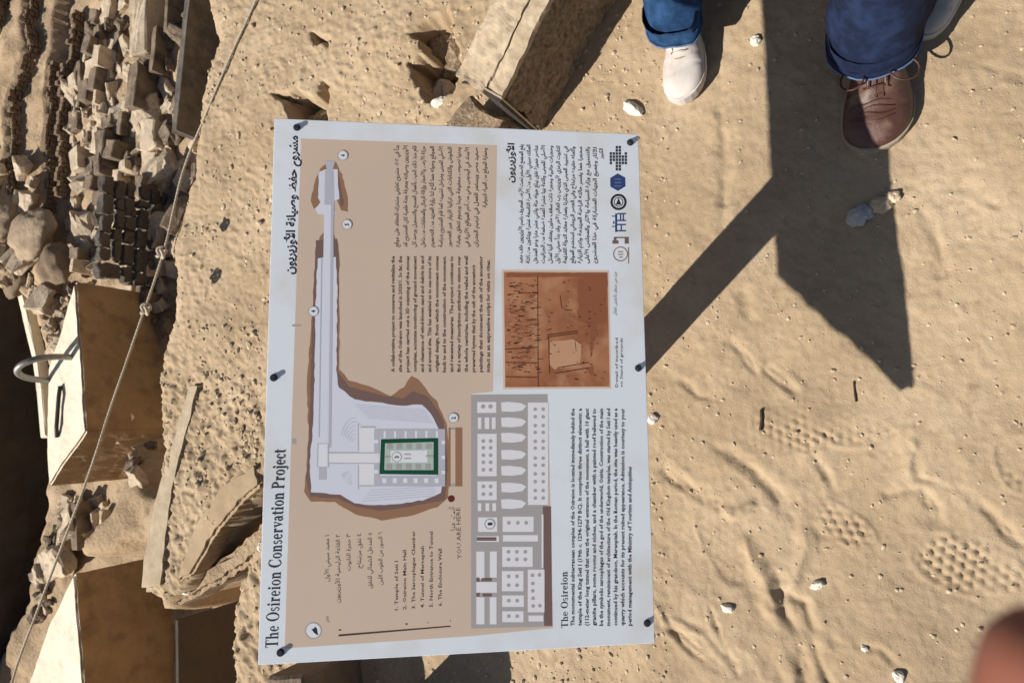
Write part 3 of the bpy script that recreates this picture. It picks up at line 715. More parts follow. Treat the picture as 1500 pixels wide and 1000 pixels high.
def twig(pts, r, label, name='twig'):
    P = [at(*p) for p in pts]; c = P[0].copy()
    o = link(name, tube([p-c+Vector((0, 0, ground_z(p)+r*.7)) for p in P], r, 6), M['stick'], loc=(c.x, c.y, 0)); tag(o, label, 'twig')
twig([(1114, 600), (1115, 615), (1113, 630)], .0035, 'short dark twig on the tread marks below the board shadow')
twig([(1251, 558), (1252, 572), (1254, 588)], .0022, 'thin dark twig under the tip of the board shadow')
twig([(705, 128), (690, 122), (676, 120)], .003, 'thin dark twig at the corner of the low wall')
# loose gravel, uncountable
def gravel():
    vs, fs = [], []; base = bmesh.new(); bmesh.ops.create_icosphere(base, subdivisions=1, radius=1)
    bv = [v.co.copy() for v in base.verts]; bf = [[v.index for v in f.verts] for f in base.faces]; base.free()
    pts = []
    for i in range(11000):
        if rng.random() < .84: a, b = vrand(200, 980), vrand(-60, 1040)
        else: a, b = vrand(900, 1560), vrand(-40, 1060)
        P = at(a, b)
        r = (.0011+.0042*rng.random()**4)*(.9 if a > 900 else 1.3); pts.append((P.x, P.y, r))
    X = np.array([[p[0] for p in pts]]); Y = np.array([[p[1] for p in pts]]); Z = plateau(X, Y)[0]
    for (x, y, r), z in zip(pts, Z):
        if z < -.12: continue
        i = len(vs); s = (vrand(.7, 1.4), vrand(.7, 1.3), vrand(.4, .9)); q = vrand(0, 6); c, t = math.cos(q), math.sin(q)
        for v in bv:
            k = vrand(.75, 1.2); X_, Y_ = v.x*s[0]*k, v.y*s[1]*k
            vs.append((x+(X_*c-Y_*t)*r, y+(X_*t+Y_*c)*r, z+r*.2+v.z*s[2]*k*r))
        fs += [[i+j for j in f] for f in bf]
    o = link('gravel', pyd(vs, fs), M['pebble']); tag(o, 'fine loose gravel strewn over the sand', 'gravel', kind='stuff')
gravel()

def clods():
    vs, fs = [], []; base = bmesh.new(); bmesh.ops.create_icosphere(base, subdivisions=2, radius=1)
    bv = [v.co.copy() for v in base.verts]; bf = [[v.index for v in f.verts] for f in base.faces]; base.free(); pts = []
    for i in range(230):
        t = rng.random(); a = 375-95*rng.random()**1.3; b = 470+300*t
        if rng.random() < .2: a, b = vrand(300, 400), vrand(0, 480)
        P = at(a, b); pts.append((P.x, P.y, .003+.007*rng.random()**2.5))
    Z = plateau(np.array([[p[0] for p in pts]]), np.array([[p[1] for p in pts]]))[0]
    for (x, y, r), z in zip(pts, Z):
        if z < -.12: continue
        i = len(vs); o_ = Vector((x*50, y*50, 0)); sx, sy = vrand(.7, 1.4), vrand(.7, 1.4)
        for v in bv:
            k = 1+.5*mnoise.noise(v*1.4+o_); vs.append((x+v.x*k*r*sx, y+v.y*k*r*sy, z+r*.25+v.z*k*r*.8))
        fs += [[i+j for j in f] for f in bf]
    o = link('earth_clods', pyd(vs, fs), M['pebble']); tag(o, 'crumbly earth clods strewn along the spur behind the sign', 'earth clods', kind='stuff')
clods()
# blocks just outside the lower border whose shade and shadow reach into the picture
blk('stone_block', (530, 948), (552, 1150), 452, 400, 0, 'lime_shade', 'squared dark stone at the lower border, left of the two', 'block', jit=.03)
blk('stone_block', (640, 1012), (668, 1200), 560, 520, 0, 'lime_shade', 'squared dark stone just outside the lower border', 'block', jit=.03)
# ------------------------------------------------------------------ the information board
YAW, TILT = 0.241844, 0.59648439
BC = Vector((-0.07028486, 0.52527131, 0.63747873)); BW = .80; BH = .80/1.38851259
bw = Vector((math.cos(YAW), math.sin(YAW), 0)); bn0 = Vector((-math.sin(YAW), math.cos(YAW), 0))
bu = bn0*math.cos(TILT)+Vector((0, 0, 1))*math.sin(TILT); bz = bw.cross(bu)
sign = empty('information_board', Vector((BC.x, BC.y, 0)), 'white and tan information board with plans and Arabic and English text on a post', 'sign')
BM_ = Matrix((bw, bu, bz)).transposed().to_4x4(); BM_.translation = BC-sign.location
def bl(px, py):
    d = ray(px, py); t = (BC-CP).dot(bz)/d.dot(bz); q = CP+d*t-BC; return q.dot(bw), q.dot(bu)
TK = .006
def bbox(name, x0, x1, y0, y1, z0, z1, m, bev=.0012):
    bm = bmesh.new(); bmesh.ops.create_cube(bm, size=1)
    for v in bm.verts: v.co = Vector((x0+(x1-x0)*(v.co.x+.5), y0+(y1-y0)*(v.co.y+.5), z0+(z1-z0)*(v.co.z+.5)))
    if bev: bmesh.ops.bevel(bm, geom=bm.edges[:], offset=bev, segments=2, affect='EDGES')
    return link(name, bm2me(bm), M[m], sign, mw=BM_.copy())
bbox('panel', -BW/2, BW/2, -BH/2, BH/2, -TK, 0, 'board', .0008)
bbox('panel_backing', -BW/2+.003, BW/2-.003, -BH/2+.003, BH/2-.003, -TK-.014, -TK-.0004, 'boardedge')
# post and bracket (children, upright)
bm = bmesh.new(); bmesh.ops.create_cube(bm, size=1)
for v in bm.verts: v.co = Vector((v.co.x*.07, v.co.y*.07, -.12+(v.co.z+.5)*(.12+BC.z-.05)))
bmesh.ops.bevel(bm, geom=bm.edges[:], offset=.004, segments=2, affect='EDGES'); bmesh.ops.rotate(bm, verts=bm.verts[:], cent=(0, 0, 0), matrix=Matrix.Rotation(YAW, 3, 'Z'))
link('post', bm2me(bm), M['steel'], sign)
bbox('bracket', -.12, .12, -.09, .09, -TK-.034, -TK-.0145, 'steel')
LV = .00004
def shape(name, polys, m, lv, parent=None):
    vs, fs = [], []
    for k, P in enumerate(polys):
        i = len(vs); L = [bl(*p) if parent != 'local' else p for p in P]
        a = sum(L[j][0]*L[(j+1) % len(L)][1]-L[(j+1) % len(L)][0]*L[j][1] for j in range(len(L)))
        if a < 0: L = L[::-1]
        vs += [(x, y, LV*lv+k*5e-7) for x, y in L]; fs.append(list(range(i, i+len(L))))
    o = link(name, pyd(vs, fs), M[m], sign, mw=BM_.copy())
    if len(polys) > 3: o['kind'] = 'stuff'
    return o
def ell(cx, cy, rx, ry=None, n=20): 
    ry = ry or rx; return [(cx+rx*math.cos(2*math.pi*i/n), cy+ry*math.sin(2*math.pi*i/n)) for i in range(n)]
def rc_(x0, y0, x1, y1): return [(x0, y0), (x1, y0), (x1, y1), (x0, y1)]
def jag(pts, amp, step, seed=0):
    r = random.Random(seed); o = []
    for a, b in zip(pts, pts[1:]+pts[:1]):
        n = max(1, int(math.hypot(b[0]-a[0], b[1]-a[1])/step))
        for k in range(n): o.append((a[0]+(b[0]-a[0])*k/n+r.uniform(-amp, amp), a[1]+(b[1]-a[1])*k/n+r.uniform(-amp, amp)))
    return o
shape('tan_print', [[(441, 203), (728, 213), (722, 573), (690, 577), (690, 600), (803, 601), (810, 919), (690, 931), (417, 949), (428, 600)]], 'tan', 1)
# --- excavation plan
shape('slope_print', [jag([(470, 246), (482, 236), (492, 238), (501, 256), (510, 290), (509, 310), (499, 308), (493, 292), (478, 294), (460, 306), (455, 294), (462, 262)], .6, 5, 1),
      jag([(468, 345), (478, 338), (488, 340), (497, 372), (497, 540), (510, 556), (540, 566), (572, 580), (592, 566), (602, 550), (612, 556), (640, 588), (655, 620), (662, 690), (656, 728), (640, 742), (605, 755), (560, 762), (520, 752), (490, 735), (455, 735), (446, 720), (452, 640), (450, 560), (456, 470), (462, 380)], 1.0, 8, 2)], 'br1', 2)
shape('dark_slope_print', [jag([(463, 352), (494, 350), (496, 374), (494, 545), (512, 566), (545, 576), (590, 584), (606, 572), (628, 582), (648, 612), (656, 680), (652, 732), (600, 742), (560, 748), (522, 742), (492, 729), (454, 727), (449, 700), (454, 600), (459, 430)], .8, 7, 3),
      jag([(484, 252), (496, 258), (504, 300), (499, 303), (494, 270)], .4, 5, 4)], 'br2', 3)
shape('cutting_print', [jag([(467, 252), (476, 248), (494, 248), (497, 292), (490, 294), (487, 306), (492, 312), (487, 316), (466, 314), (462, 306), (470, 296), (466, 290)], .5, 5, 5),
      jag([(465, 378), (492, 376), (494, 420), (493, 540), (496, 568), (505, 574), (520, 585), (560, 590), (590, 594), (618, 592), (632, 606), (644, 630), (652, 690), (646, 722), (620, 732), (580, 738), (548, 740), (520, 736), (498, 724), (456, 720), (453, 690), (460, 600), (462, 470)], .8, 7, 6)], 'pal', 4)
# contour rings
cr = []
for (x, y, rx, ry) in ():
    e = ell(x, y, rx, ry, 26); e2 = ell(x, y, rx-.7, ry-.7, 26)
    for i in range(26): cr.append([e[i], e[(i+1) % 26], e2[(i+1) % 26], e2[i]])
for k in range(7): cr.append([(520+k*3, 592+k*3.2), (622+k*2, 600+k*3), (622+k*2, 600.7+k*3), (520+k*3, 592.7+k*3.2)])
for k in range(5): cr.append([(530+k*3, 734-k*4), (638, 726-k*3.4), (638, 725.3-k*3.4), (530+k*3, 733.3-k*4)])
for k in range(6):
    for (x, y, sx, sy) in ((520, 650, 1, -1), (514, 686, .6, 1)):
        r_ = 8+k*5.5*sx; pa_ = [(x-r_*.75*math.cos(t)*.8+rr0*0, y+sy*r_*math.sin(t)*(1.1 if sy < 0 else .9)) for t in np.linspace(.35, 1.65, 9) for rr0 in (0,)]
        for u, v in zip(pa_[:-1], pa_[1:]): cr.append([u, v, (v[0]+.6, v[1]+.6), (u[0]+.6, u[1]+.6)])
shape('contour_lines', cr, 'greyl', 5)
shape('tunnel_print', [[(476, 250), (489, 250), (490, 314), (475, 314)], [(476, 236), (491, 236), (487, 250), (479, 250)], [(476, 314), (488, 314), (489, 376), (475, 376)]], 'greyl', 5)
shape('tunnel_floor', [[(475, 300), (485, 300), (481, 660), (469, 660)]], 'pal', 6)
shape('tunnel_shadow', [[(485.5, 300), (489, 300), (485, 655), (481.5, 655)], [(483, 252), (487, 252), (485.5, 276), (483, 276)], [(470.5, 378), (472, 378), (468, 640), (466.5, 640)]], 'greyl', 7)
shape('tunnel_room', [[(467, 650), (480, 650), (480, 683), (466, 683)]], 'white', 8)
shape('room_outline', [[(465, 649), (482, 649), (482, 684), (464, 684)], rc_(467, 684, 478, 702)], 'greyl', 7)
shape('passage_print', [[(480, 664), (556, 664), (556, 678), (480, 677)], [(526, 622), (556, 628), (556, 712), (526, 712)]], 'pal2', 6)
shape('passage_walls', [rc_(480, 662, 556, 664), rc_(480, 677.5, 556, 679), rc_(524, 620, 526, 660), rc_(524, 681, 526, 716), rc_(528, 624, 550, 626.5), rc_(526, 710, 643, 712), rc_(548, 628, 643, 642), rc_(548, 628, 556, 664), rc_(548, 679, 556, 712), rc_(548, 697, 643, 711), rc_(640, 628, 652, 712)], 'greyl', 7)
nic = []
for k in range(6):
    y = 562+k*15.3; nic.append(rc_(y, 631, y+3, 641)); nic.append(rc_(y-2, 700, y+4, 707))
for y in (646, 668, 690): nic.append(rc_(647, y-1, 652, y+4)); nic.append(rc_(548, y-2, 554, y+3))
shape('niches', nic, 'white', 8)
shape('green_hall', [[(558, 643), (642, 641), (642, 695), (556, 694)]], 'green', 8)
shape('hall_floor', [[(564, 649), (635, 647), (635, 688), (563, 688)]], 'greenl', 9)
shape('hall_channel', [[(572, 660), (626, 659), (626, 677), (572, 677)]], 'white', 10)
pil = [rc_(567+k*14.2, 649.5, 575+k*14.2, 657.5) for k in range(5)]+[rc_(566+k*14.2, 679, 574+k*14.2, 687) for k in range(5)]+[rc_(564, 667, 572, 670), rc_(624, 666, 635, 669), rc_(592, 664, 602, 666), rc_(592, 670, 602, 672)]
shape('hall_pillars', pil, 'greyp', 11)
DIG = [(717.5, 767, '1')]
def ringp(cx, cy, r, t=1.3, n=22):
    a = ell(cx, cy, r, r, n); b = ell(cx, cy, r-t, r-t, n); return [[a[i], a[(i+1) % n], b[(i+1) % n], b[i]] for i in range(n)]
for (x, y, d) in ((502, 228, '6'), (508, 329, '5'), (459, 456, '4'), (581, 669, '3'), (664, 612, '2')):
    shape('number_disc', [ell(x, y, 6.6)], 'white', 12); shape('number_ring', ringp(x, y, 7.6, 1.2), 'greyp', 13); DIG.append((x, y, d))
shape('courtyard_print', [rc_(657, 626, 676, 712)], 'greyp', 2); shape('courtyard_floor', [[(660, 629), (668, 629), (667, 708), (659, 708)]], 'tan', 3)
shape('courtyard_border', [rc_(657, 626, 660, 712), rc_(667, 626, 677, 712)], 'br1', 4)
shape('location_dot', [ell(661, 730, 5)], 'red', 5)
# --- temple plan
T = lambda pts: [(640+a/3.847, 740+b/3.847) for a, b in pts]
shape('temple_print', [[(690, 578), (802, 577), (803, 742), (803, 742), (808, 917), (690, 920)]], 'greyp', 2)
shape('temple_street', [[(795, 741), (807, 741), (809, 916), (797, 916)]], 'br2', 3)
rooms = []; dots = []
Q = lambda x0, y0, x1, y1: rc_(660+x0/5, 550+y0/5, 660+x1/5, 550+y1/5)
Q2 = lambda x0, y0, x1, y1: rc_(640+x0/3.847, 740+y0/3.847, 640+x1/3.847, 740+y1/3.847)
rooms += [Q(195, 192, 335, 272), Q(200, 305, 226, 390), Q(250, 305, 284, 390), Q(302, 305, 330, 390), Q(197, 425, 338, 735), Q(197, 772, 338, 910), Q(200, 932, 226, 990), Q(256, 932, 284, 990), Q(306, 932, 334, 990)]
for y in (195, 308, 420, 545, 662, 785, 905): rooms.append([(660+370/5, 550+y/5), (660+430/5, 550+(y-4)/5), (660+520/5, 550+(y+6)/5), (660+555/5, 550+(y+26)/5), (660+525/5, 550+(y+60)/5), (660+450/5, 550+(y+70)/5), (660+374/5, 550+(y+66)/5)])
rooms.append(Q(566, 196, 716, 945))
rooms += [Q2(232, 66, 340, 148), Q2(370, 62, 545, 148), Q2(225, 172, 350, 204), Q2(372, 166, 570, 202), Q2(368, 232, 540, 345), Q2(222, 258, 268, 415), Q2(298, 258, 338, 405), Q2(222, 430, 338, 490), Q2(222, 515, 268, 668), Q2(298, 515, 336, 668), Q2(366, 368, 488, 482), Q2(368, 505, 490, 570), Q2(368, 594, 488, 656), Q2(512, 360, 606, 600), Q2(516, 618, 600, 652), Q2(590, 50, 600, 350)]
for y in (245, 300, 365, 415, 480, 530, 603, 655, 718, 775, 840, 895):
    dots += [ell(660+620/5, 550+y/5, 2.7, 2.7, 12), ell(660+678/5, 550+y/5, 2.7, 2.7, 12)]
for y in (225,): dots += [ell(660+238/5, 550+y/5, 3.2, 3.2, 12), ell(660+292/5, 550+y/5, 3.2, 3.2, 12)]
for y in (478, 528, 582, 634, 688, 810, 866): dots += [ell(660+240/5, 550+y/5, 2.8, 2.8, 12), ell(660+293/5, 550+y/5, 2.8, 2.8, 12)]
for (a, b) in [(405, 97), (456, 97), (503, 97), (403, 260), (450, 260), (498, 260), (403, 303), (450, 303), (498, 303), (404, 398), (451, 398), (404, 448), (451, 448), (405, 535), (452, 535), (405, 622), (452, 622), (538, 392), (578, 390), (540, 438), (540, 480), (542, 522), (542, 565), (580, 563)]:
    dots.append(ell(640+a/3.847, 740+b/3.847, 2.8, 2.8, 12))
shape('temple_rooms', rooms, 'pal2', 4); shape('temple_columns', dots, 'greyp', 5)
shape('temple_marks', [Q2(222, 405, 240, 428), Q2(250, 408, 308, 426), Q2(222, 492, 240, 512), Q2(258, 496, 308, 512), Q2(225, 178, 335, 198)], 'br2', 6)
shape('number_disc', [ell(717.5, 767, 6.4)], 'white', 7); shape('number_ring', ringp(717.5, 767, 8, 1.4), 'greyp', 8)
# --- sepia photograph
shape('photo_border', [[(735, 395), (892, 396), (895, 569), (737, 570)]], 'photob', 2)
shape('photo_print', [[(738, 398), (890, 399), (893, 566), (740, 567)]], 'photo1', 3)
shape('photo_shadow', [jag([(847, 408), (870, 402), (889, 401), (890, 470), (868, 476), (846, 470)], 1.5, 6, 11), jag([(742, 400), (889, 400), (889, 405), (742, 406)], .8, 8, 12), jag([(864, 476), (872, 478), (868, 520), (864, 524)], 1, 5, 13), jag([(858, 540), (868, 534), (872, 552), (864, 548)], 1, 4, 14)], 'photom', 4)
rr = random.Random(5); mk = []
for i in range(150):
    x = rr.uniform(742, 787); y = rr.uniform(410, 545); w = rr.uniform(2, 9); mk.append([(x, y), (x+w, y+rr.uniform(-.6, .6)), (x+w, y+.9), (x, y+1)])
for x, y, x1, y1 in [(787, 404, 787.8, 566), (801, 490, 846, 484), (801, 493, 846, 487), (803, 494, 804.5, 546), (842, 500, 843.5, 514), (816, 538, 862, 530), (812, 546, 862, 538), (740, 511, 788, 508), (740, 530, 786, 531), (740, 551, 786, 552), (820, 432, 822, 450), (826, 453, 838, 454), (858, 470, 864, 480)]:
    mk.append([(x, y), (x1, y1), (x1+.9, y1+1.1), (x+.9, y+1.1)])
for i in range(60):
    x = rr.uniform(795, 888); y = rr.uniform(410, 560); w = rr.uniform(1, 4); mk.append([(x, y), (x+w, y+rr.uniform(-.8, .8)), (x+w, y+1.1), (x, y+1)])
shape('carving_lines', mk, 'photod', 5)
lk = []
for i in range(70):
    x = rr.uniform(744, 787); y = rr.uniform(430, 545); w = rr.uniform(3, 9); lk.append([(x, y), (x+w, y+rr.uniform(-.8, .8)), (x+w, y+.8), (x, y+.8)])
lk += [jag([(806, 500), (840, 497), (852, 505), (850, 534), (812, 541), (805, 534)], .6, 6, 16)]
shape('carving_lights', lk, 'photol', 5)
# --- logos
lg = []
for r in range(8):
    for c in range(6):
        if (c in (2, 3)) or (1 < r < 6 and c in (0, 1, 4, 5) and (r+c) % 5 != 1): lg.append(rc_(893+c*4.4, 214+r*4.6, 896.4+c*4.4, 217.8+r*4.6))
shape('cross_logo', lg, 'ink', 2)
shape('blue_logo', [[(905+12.8*math.cos(a*math.pi/3+.5), 267+12.8*math.sin(a*math.pi/3+.5)) for a in range(6)]], 'blue', 2)
shape('blue_logo_mark', [rc_(900, 262, 910, 263.2), rc_(900, 267, 910, 268.2), rc_(900, 272, 910, 273.2)], 'bluel', 3)
shape('round_logo', ringp(906, 296, 12, 3.4)+ringp(906, 296, 7, 1.2)+[[(902, 300), (906, 290), (910, 300)]], 'ink', 2)
shape('letter_logo', [rc_(901, 313, 904, 340), rc_(896, 316, 901, 317.5), rc_(896, 331, 901, 332.5), rc_(904, 312, 917, 314), rc_(908, 314, 910, 322), rc_(904, 322, 917, 324), rc_(904, 328, 917, 330), rc_(909, 330, 911, 338), rc_(904, 337, 917, 339), rc_(912, 314, 914, 322), rc_(898, 324, 900, 328)], 'blue', 2)
shape('brown_logo', [rc_(899, 347, 903, 356), rc_(897, 352, 906, 357), rc_(915, 347, 921, 357), rc_(903, 347, 915, 349)], 'br2', 2)
shape('seal_logo', ringp(909, 372, 11, 1.6)+[rc_(905, 368, 913, 369.5), rc_(905, 372, 913, 373.5), rc_(907, 376, 912, 377.5)]+[rc_(920, 362, 921.5, 386)], 'br1', 2)
# compass and scale bar
shape('compass_disc', [ell(459, 923, 11)], 'white', 2); shape('compass_ring', ringp(459, 923, 12.5, 1.8), 'greyp', 3); shape('compass_arrow', [[(464, 919), (456, 921), (461, 927), (466, 930)], rc_(460, 918, 463, 922)], 'ink', 4)
shape('scale_bar', [[(496, 928.5), (660, 915.5), (660, 917.5), (496, 931.5)], rc_(496, 921, 500, 923), rc_(594, 912, 597, 914.5), rc_(626, 910.5, 627.5, 912), rc_(659.4, 907, 660.2, 910)], 'inkb', 2)
shape('register_marks', [rc_(428, 475, 441, 478), rc_(428, 642, 434, 650)], 'greyp', 2)

# --- text
def vfont_mesh(s, bold):
    c = bpy.data.curves.new('t', 'FONT'); c.body = s; c.size = 1; c.offset = bold; c.resolution_u = 1; c.fill_mode = 'FRONT'
    o = bpy.data.objects.new('t', c); me = bpy.data.meshes.new_from_object(o); bpy.data.objects.remove(o); bpy.data.curves.remove(c)
    n = len(me.vertices); a = np.empty(n*3, np.float32); me.vertices.foreach_get('co', a); a = a.reshape(-1, 3)
    f = [list(p.vertices) for p in me.polygons]; bpy.data.meshes.remove(me); return a, f
ISO = {}
# Arabic presentation forms: letter -> (isolated form code, has four forms)
for ch, code, four in [('ا', 0xFE8D, 0), ('أ', 0xFE83, 0), ('إ', 0xFE87, 0), ('آ', 0xFE81, 0), ('ب', 0xFE8F, 1), ('ة', 0xFE93, 0), ('ت', 0xFE95, 1), ('ث', 0xFE99, 1), ('ج', 0xFE9D, 1), ('ح', 0xFEA1, 1), ('خ', 0xFEA5, 1),
                       ('د', 0xFEA9, 0), ('ذ', 0xFEAB, 0), ('ر', 0xFEAD, 0), ('ز', 0xFEAF, 0), ('س', 0xFEB1, 1), ('ش', 0xFEB5, 1), ('ص', 0xFEB9, 1), ('ض', 0xFEBD, 1), ('ط', 0xFEC1, 1), ('ظ', 0xFEC5, 1), ('ع', 0xFEC9, 1), ('غ', 0xFECD, 1),
                       ('ف', 0xFED1, 1), ('ق', 0xFED5, 1), ('ك', 0xFED9, 1), ('ل', 0xFEDD, 1), ('م', 0xFEE1, 1), ('ن', 0xFEE5, 1), ('ه', 0xFEE9, 1), ('و', 0xFEED, 0), ('ى', 0xFEEF, 0), ('ي', 0xFEF1, 1), ('ئ', 0xFE89, 1), ('ء', 0xFE80, -1), ('ؤ', 0xFE85, 0)]: ISO[ch] = (code, four)
LA = {'ا': 0xFEFB, 'أ': 0xFEF7, 'إ': 0xFEF9, 'آ': 0xFEF5}
def arab(s):
    out = []; i = 0; prev = False
    while i < len(s):
        ch = s[i]
        if ch == 'ل' and i+1 < len(s) and s[i+1] in LA:
            out.append(chr(LA[s[i+1]]+(1 if prev else 0))); prev = False; i += 2; continue
        if ch in ISO:
            code, four = ISO[ch]; nx = i+1 < len(s) and s[i+1] in ISO and ISO[s[i+1]][1] >= 0
            if four == 1:
                k = (3 if nx else 1) if prev else (2 if nx else 0); out.append(chr(code+k)); prev = nx
            elif four == 0: out.append(chr(code+(1 if prev else 0))); prev = False
            else: out.append(chr(code)); prev = False
        else: out.append(ch); prev = False
        i += 1
    return ''.join(out[::-1])
def lines(name, items, m, lv, bold=.015, size_px=7.5):
    """items: (string, (px,py) baseline start, (px,py) baseline end); size_px = cap height"""
    V, Fc = [], []; n = 0
    for s, a, b in items:
        co, f = vfont_mesh(s, bold)
        if not len(co): continue
        A = Vector(bl(*a)); B = Vector(bl(*b)); d = B-A; L = d.length; d.normalize(); nrm = Vector((-d.y, d.x))
        S = (Vector(bl(a[0], a[1]))-Vector(bl(a[0]+size_px, a[1]))).length/.70
        x = (co[:, 0]-co[:, 0].min())/(co[:, 0].max()-co[:, 0].min())*L; y = co[:, 1]*S
        P = np.stack([A.x+x*d.x+y*nrm.x, A.y+x*d.y+y*nrm.y, np.full(len(x), LV*lv)], -1)
        V.append(P); Fc += [[n+j for j in q] for q in f]; n += len(P)
    return link(name, pyd(np.concatenate(V).tolist(), Fc), M[m], sign, mw=BM_.copy())
def para(name, strs, x0, x1, ys, ye, m, lv, bold=.015, cap=5.2, slx=0.0, short=None):
    it = []
    for i, s in enumerate(strs):
        x = x0+(x1-x0)*i/max(1, len(strs)-1); e = ye
        if short and i in short: e = short[i]
        it.append((s, (x+slx*(ys-e), ys), (x, e)))
    return lines(name, it, m, lv, bold, cap)
E1 = ['A collaborative project to conserve and revitalize the', 'site of the Osireion was launched in 2020/1. So far, the', 'project has carried out a 3D scanning of the stones',
      'complex, accurate monitoring of ground movement', 'and clearance of wind-blown sand and debris in and', 'and around site. This has enabled us to see more of its',
      'original design, from which the monument comes', 'back to and to the construction of the monument.', 'and renewed measures. The project continues to', 'find a variety of inscriptions attributed to visitors over', 'the whole centuries, including the veiled and well',
      'preserved hymns that by the cult of the ancestors', 'paintings that document the cult of the ancestor', 'otherwise known as Temple Tomb and supporting']
E1 = E1[:13]+['intact as an expressive script for visits on rites.']
para('english_paragraph', E1, 578, 717.5, 545, 375, 'inkb', 2, .035, 5.2, short={11: 388, 13: 380})
E2 = ['The monumental subterranean complex of the Osireion is located immediately behind the', 'temple of the King Seti I (19th c. 1294-1279 BC). It comprises three distinct elements: a', '(112-meter long tunnel that was the original entrance of the monument, a hall with 10 giant',
      'granite pillars, some rooms and niches, and a chamber with a painted roof believed to', 'be the symbolic sarcophagus of the god of the underworld, Osiris. Construction of the main', 'monument, reminiscent of architecture of the Old Kingdom temples, was started by Seti I and',
      'continued by his grandson, Merenptah. In the Roman period, the site was heavily used as a', 'quarry which accounts for its present ruined appearance. Admission is courtesy to your', 'period management with the Ministry of Tourism and Antiquities']
para('osireion_paragraph', E2, 841.5, 925, 916, 598, 'ink', 2, .03, 5.6, slx=.0, short={8: 683})
para('legend_text', ['1. Temple of Seti I'], 583, 583, 893, 821, 'inkb', 2, .02, 5)
for i, (s, e) in enumerate([('2. Osireion Main Hall', 805), ('3. The Sarcophagus Chamber', 777), ('4. Tunnel of Merneptah', 799), ('5. North Entrance to Tunnel', 778), ('6. The Enclosure Wall', 803)]):
    para('legend_text', [s], 595+i*13, 595+i*13, 892-i*1.2, e, 'inkb', 2, .02, 5)
lines('here_text', [('YOU ARE HERE', (676, 818), (674, 743))], 'inkb', 2, .0, 6.5)
para('photo_caption', ['Detail of inscribed', 'on Stand of grounds'], 905, 912, 567, 495, 'ink', 2, .01, 4)
LT = 0.40
AR = [('arabic_title', 'مشروع حفظ وصيانة الأوزيريون', (430, 402), (436, 199), 12.5, .035, 'ink'), ('arabic_heading', 'الأوزيريون', (752, 268), (753, 210), 9, .035, 'ink'),
      ('here_arabic', 'أنت هنا', (667, 776), (666, 742), 7, 0, 'inkb'), ('compass_text', 'متر', (481, 911), (481, 902), 6, 0, 'inkb'), ('arabic_caption', 'جزء من منظر بالنقش الغائر', (903, 462), (903, 398), 4.5, 0, 'ink')]
for nm, s, a, b, cap, bo, m in AR: lines(nm, [(arab(s), a, b)], m, 2, bo, cap)
AL = [('١ معبد سيتي الأول', 851), ('٢ القاعة الرئيسية للأوزيريون', 882), ('٣ حجرة التابوت', 835), ('٤ نفق مرنبتاح', 832), ('٥ المدخل الشمالي للنفق', 861), ('٦ السور من الطوب اللبن', 856)]
lines('arabic_legend', [(arab(s), (482+i*15.6, e), (482+i*15.6, 783-i*.8)) for i, (s, e) in enumerate(AL)], 'inkb', 2, .01, 6)
A1 = ['بدأ في ٢٠٢٠ مشروع تعاوني مشترك للحفاظ على موقع', 'الأوزيريون وصيانته بمعرفة بعثة علمية كان المشروع قد', 'قام منذ ذلك الحين بأعمال المسح والتسجيل ورصد كل', 'حركة الأرض والأحجار وإزالة الرمال والمخلفات من داخل', 'الموقع وحوله مما أتاح لنا رؤية المزيد من التصميم',
      'الأصلي للمبنى ومراحل تشييده كما قام المشروع بدراسة', 'النقوش والكتابات التي تركها الزوار عبر العصور', 'ومنها نصوص محفوظة جيدا ورسوم تتعلق بعبادة', 'الأجداد في أبيدوس وهي من أهم المواقع الأثرية في', 'صعيد مصر ويستمر العمل في ترميم الجدران', 'وحماية الموقع من المياه الجوفية']
lines('arabic_paragraph', [(arab(s), (583.5+i*12.9, 362 if i < 10 else 304), (584+i*12.9, 213+i*.4)) for i, s in enumerate(A1)], 'inkb', 2, .03, 5.6)
A2 = ['يقع المجمع الضخم تحت الأرض المعروف باسم الأوزيريون خلف معبد', 'الملك سيتي الأول من الأسرة التاسعة عشرة ويتكون من ثلاثة', 'عناصر مميزة نفق يبلغ طوله مئة واثني عشر مترا وهو المدخل', 'الأصلي للمبنى وقاعة بها عشرة أعمدة ضخمة من الجرانيت', 'وحجرات جانبية وحجرة ذات سقف ملون يعتقد أنها تمثل',
      'التابوت الرمزي لأوزيريس رب العالم الآخر وقد بدأ سيتي الأول', 'في تشييد المبنى الذي يذكرنا بعمارة معابد الدولة القديمة', 'وأكمله حفيده مرنبتاح وفي العصر الروماني استخدم الموقع', 'محجرا مما يفسر حالته الراهنة المهدمة وتتم الزيارة', 'بالتنسيق مع وزارة السياحة والآثار والمجلس الأعلى', 'للآثار وجميع الجهات المشاركة في هذا المشروع']
lines('arabic_text', [(arab(s), (765+i*10.8, 386), (766+i*10.8, 212+i*.4)) for i, s in enumerate(A2)]+[(arab('الكبير'), (883, 233), (883, 218))], 'ink', 2, .03, 5.4)

for x, y, d in DIG: lines('number_text', [(d, (x+3, y+1.8), (x+3, y-1.8))], 'ink', 15, .03, 6)

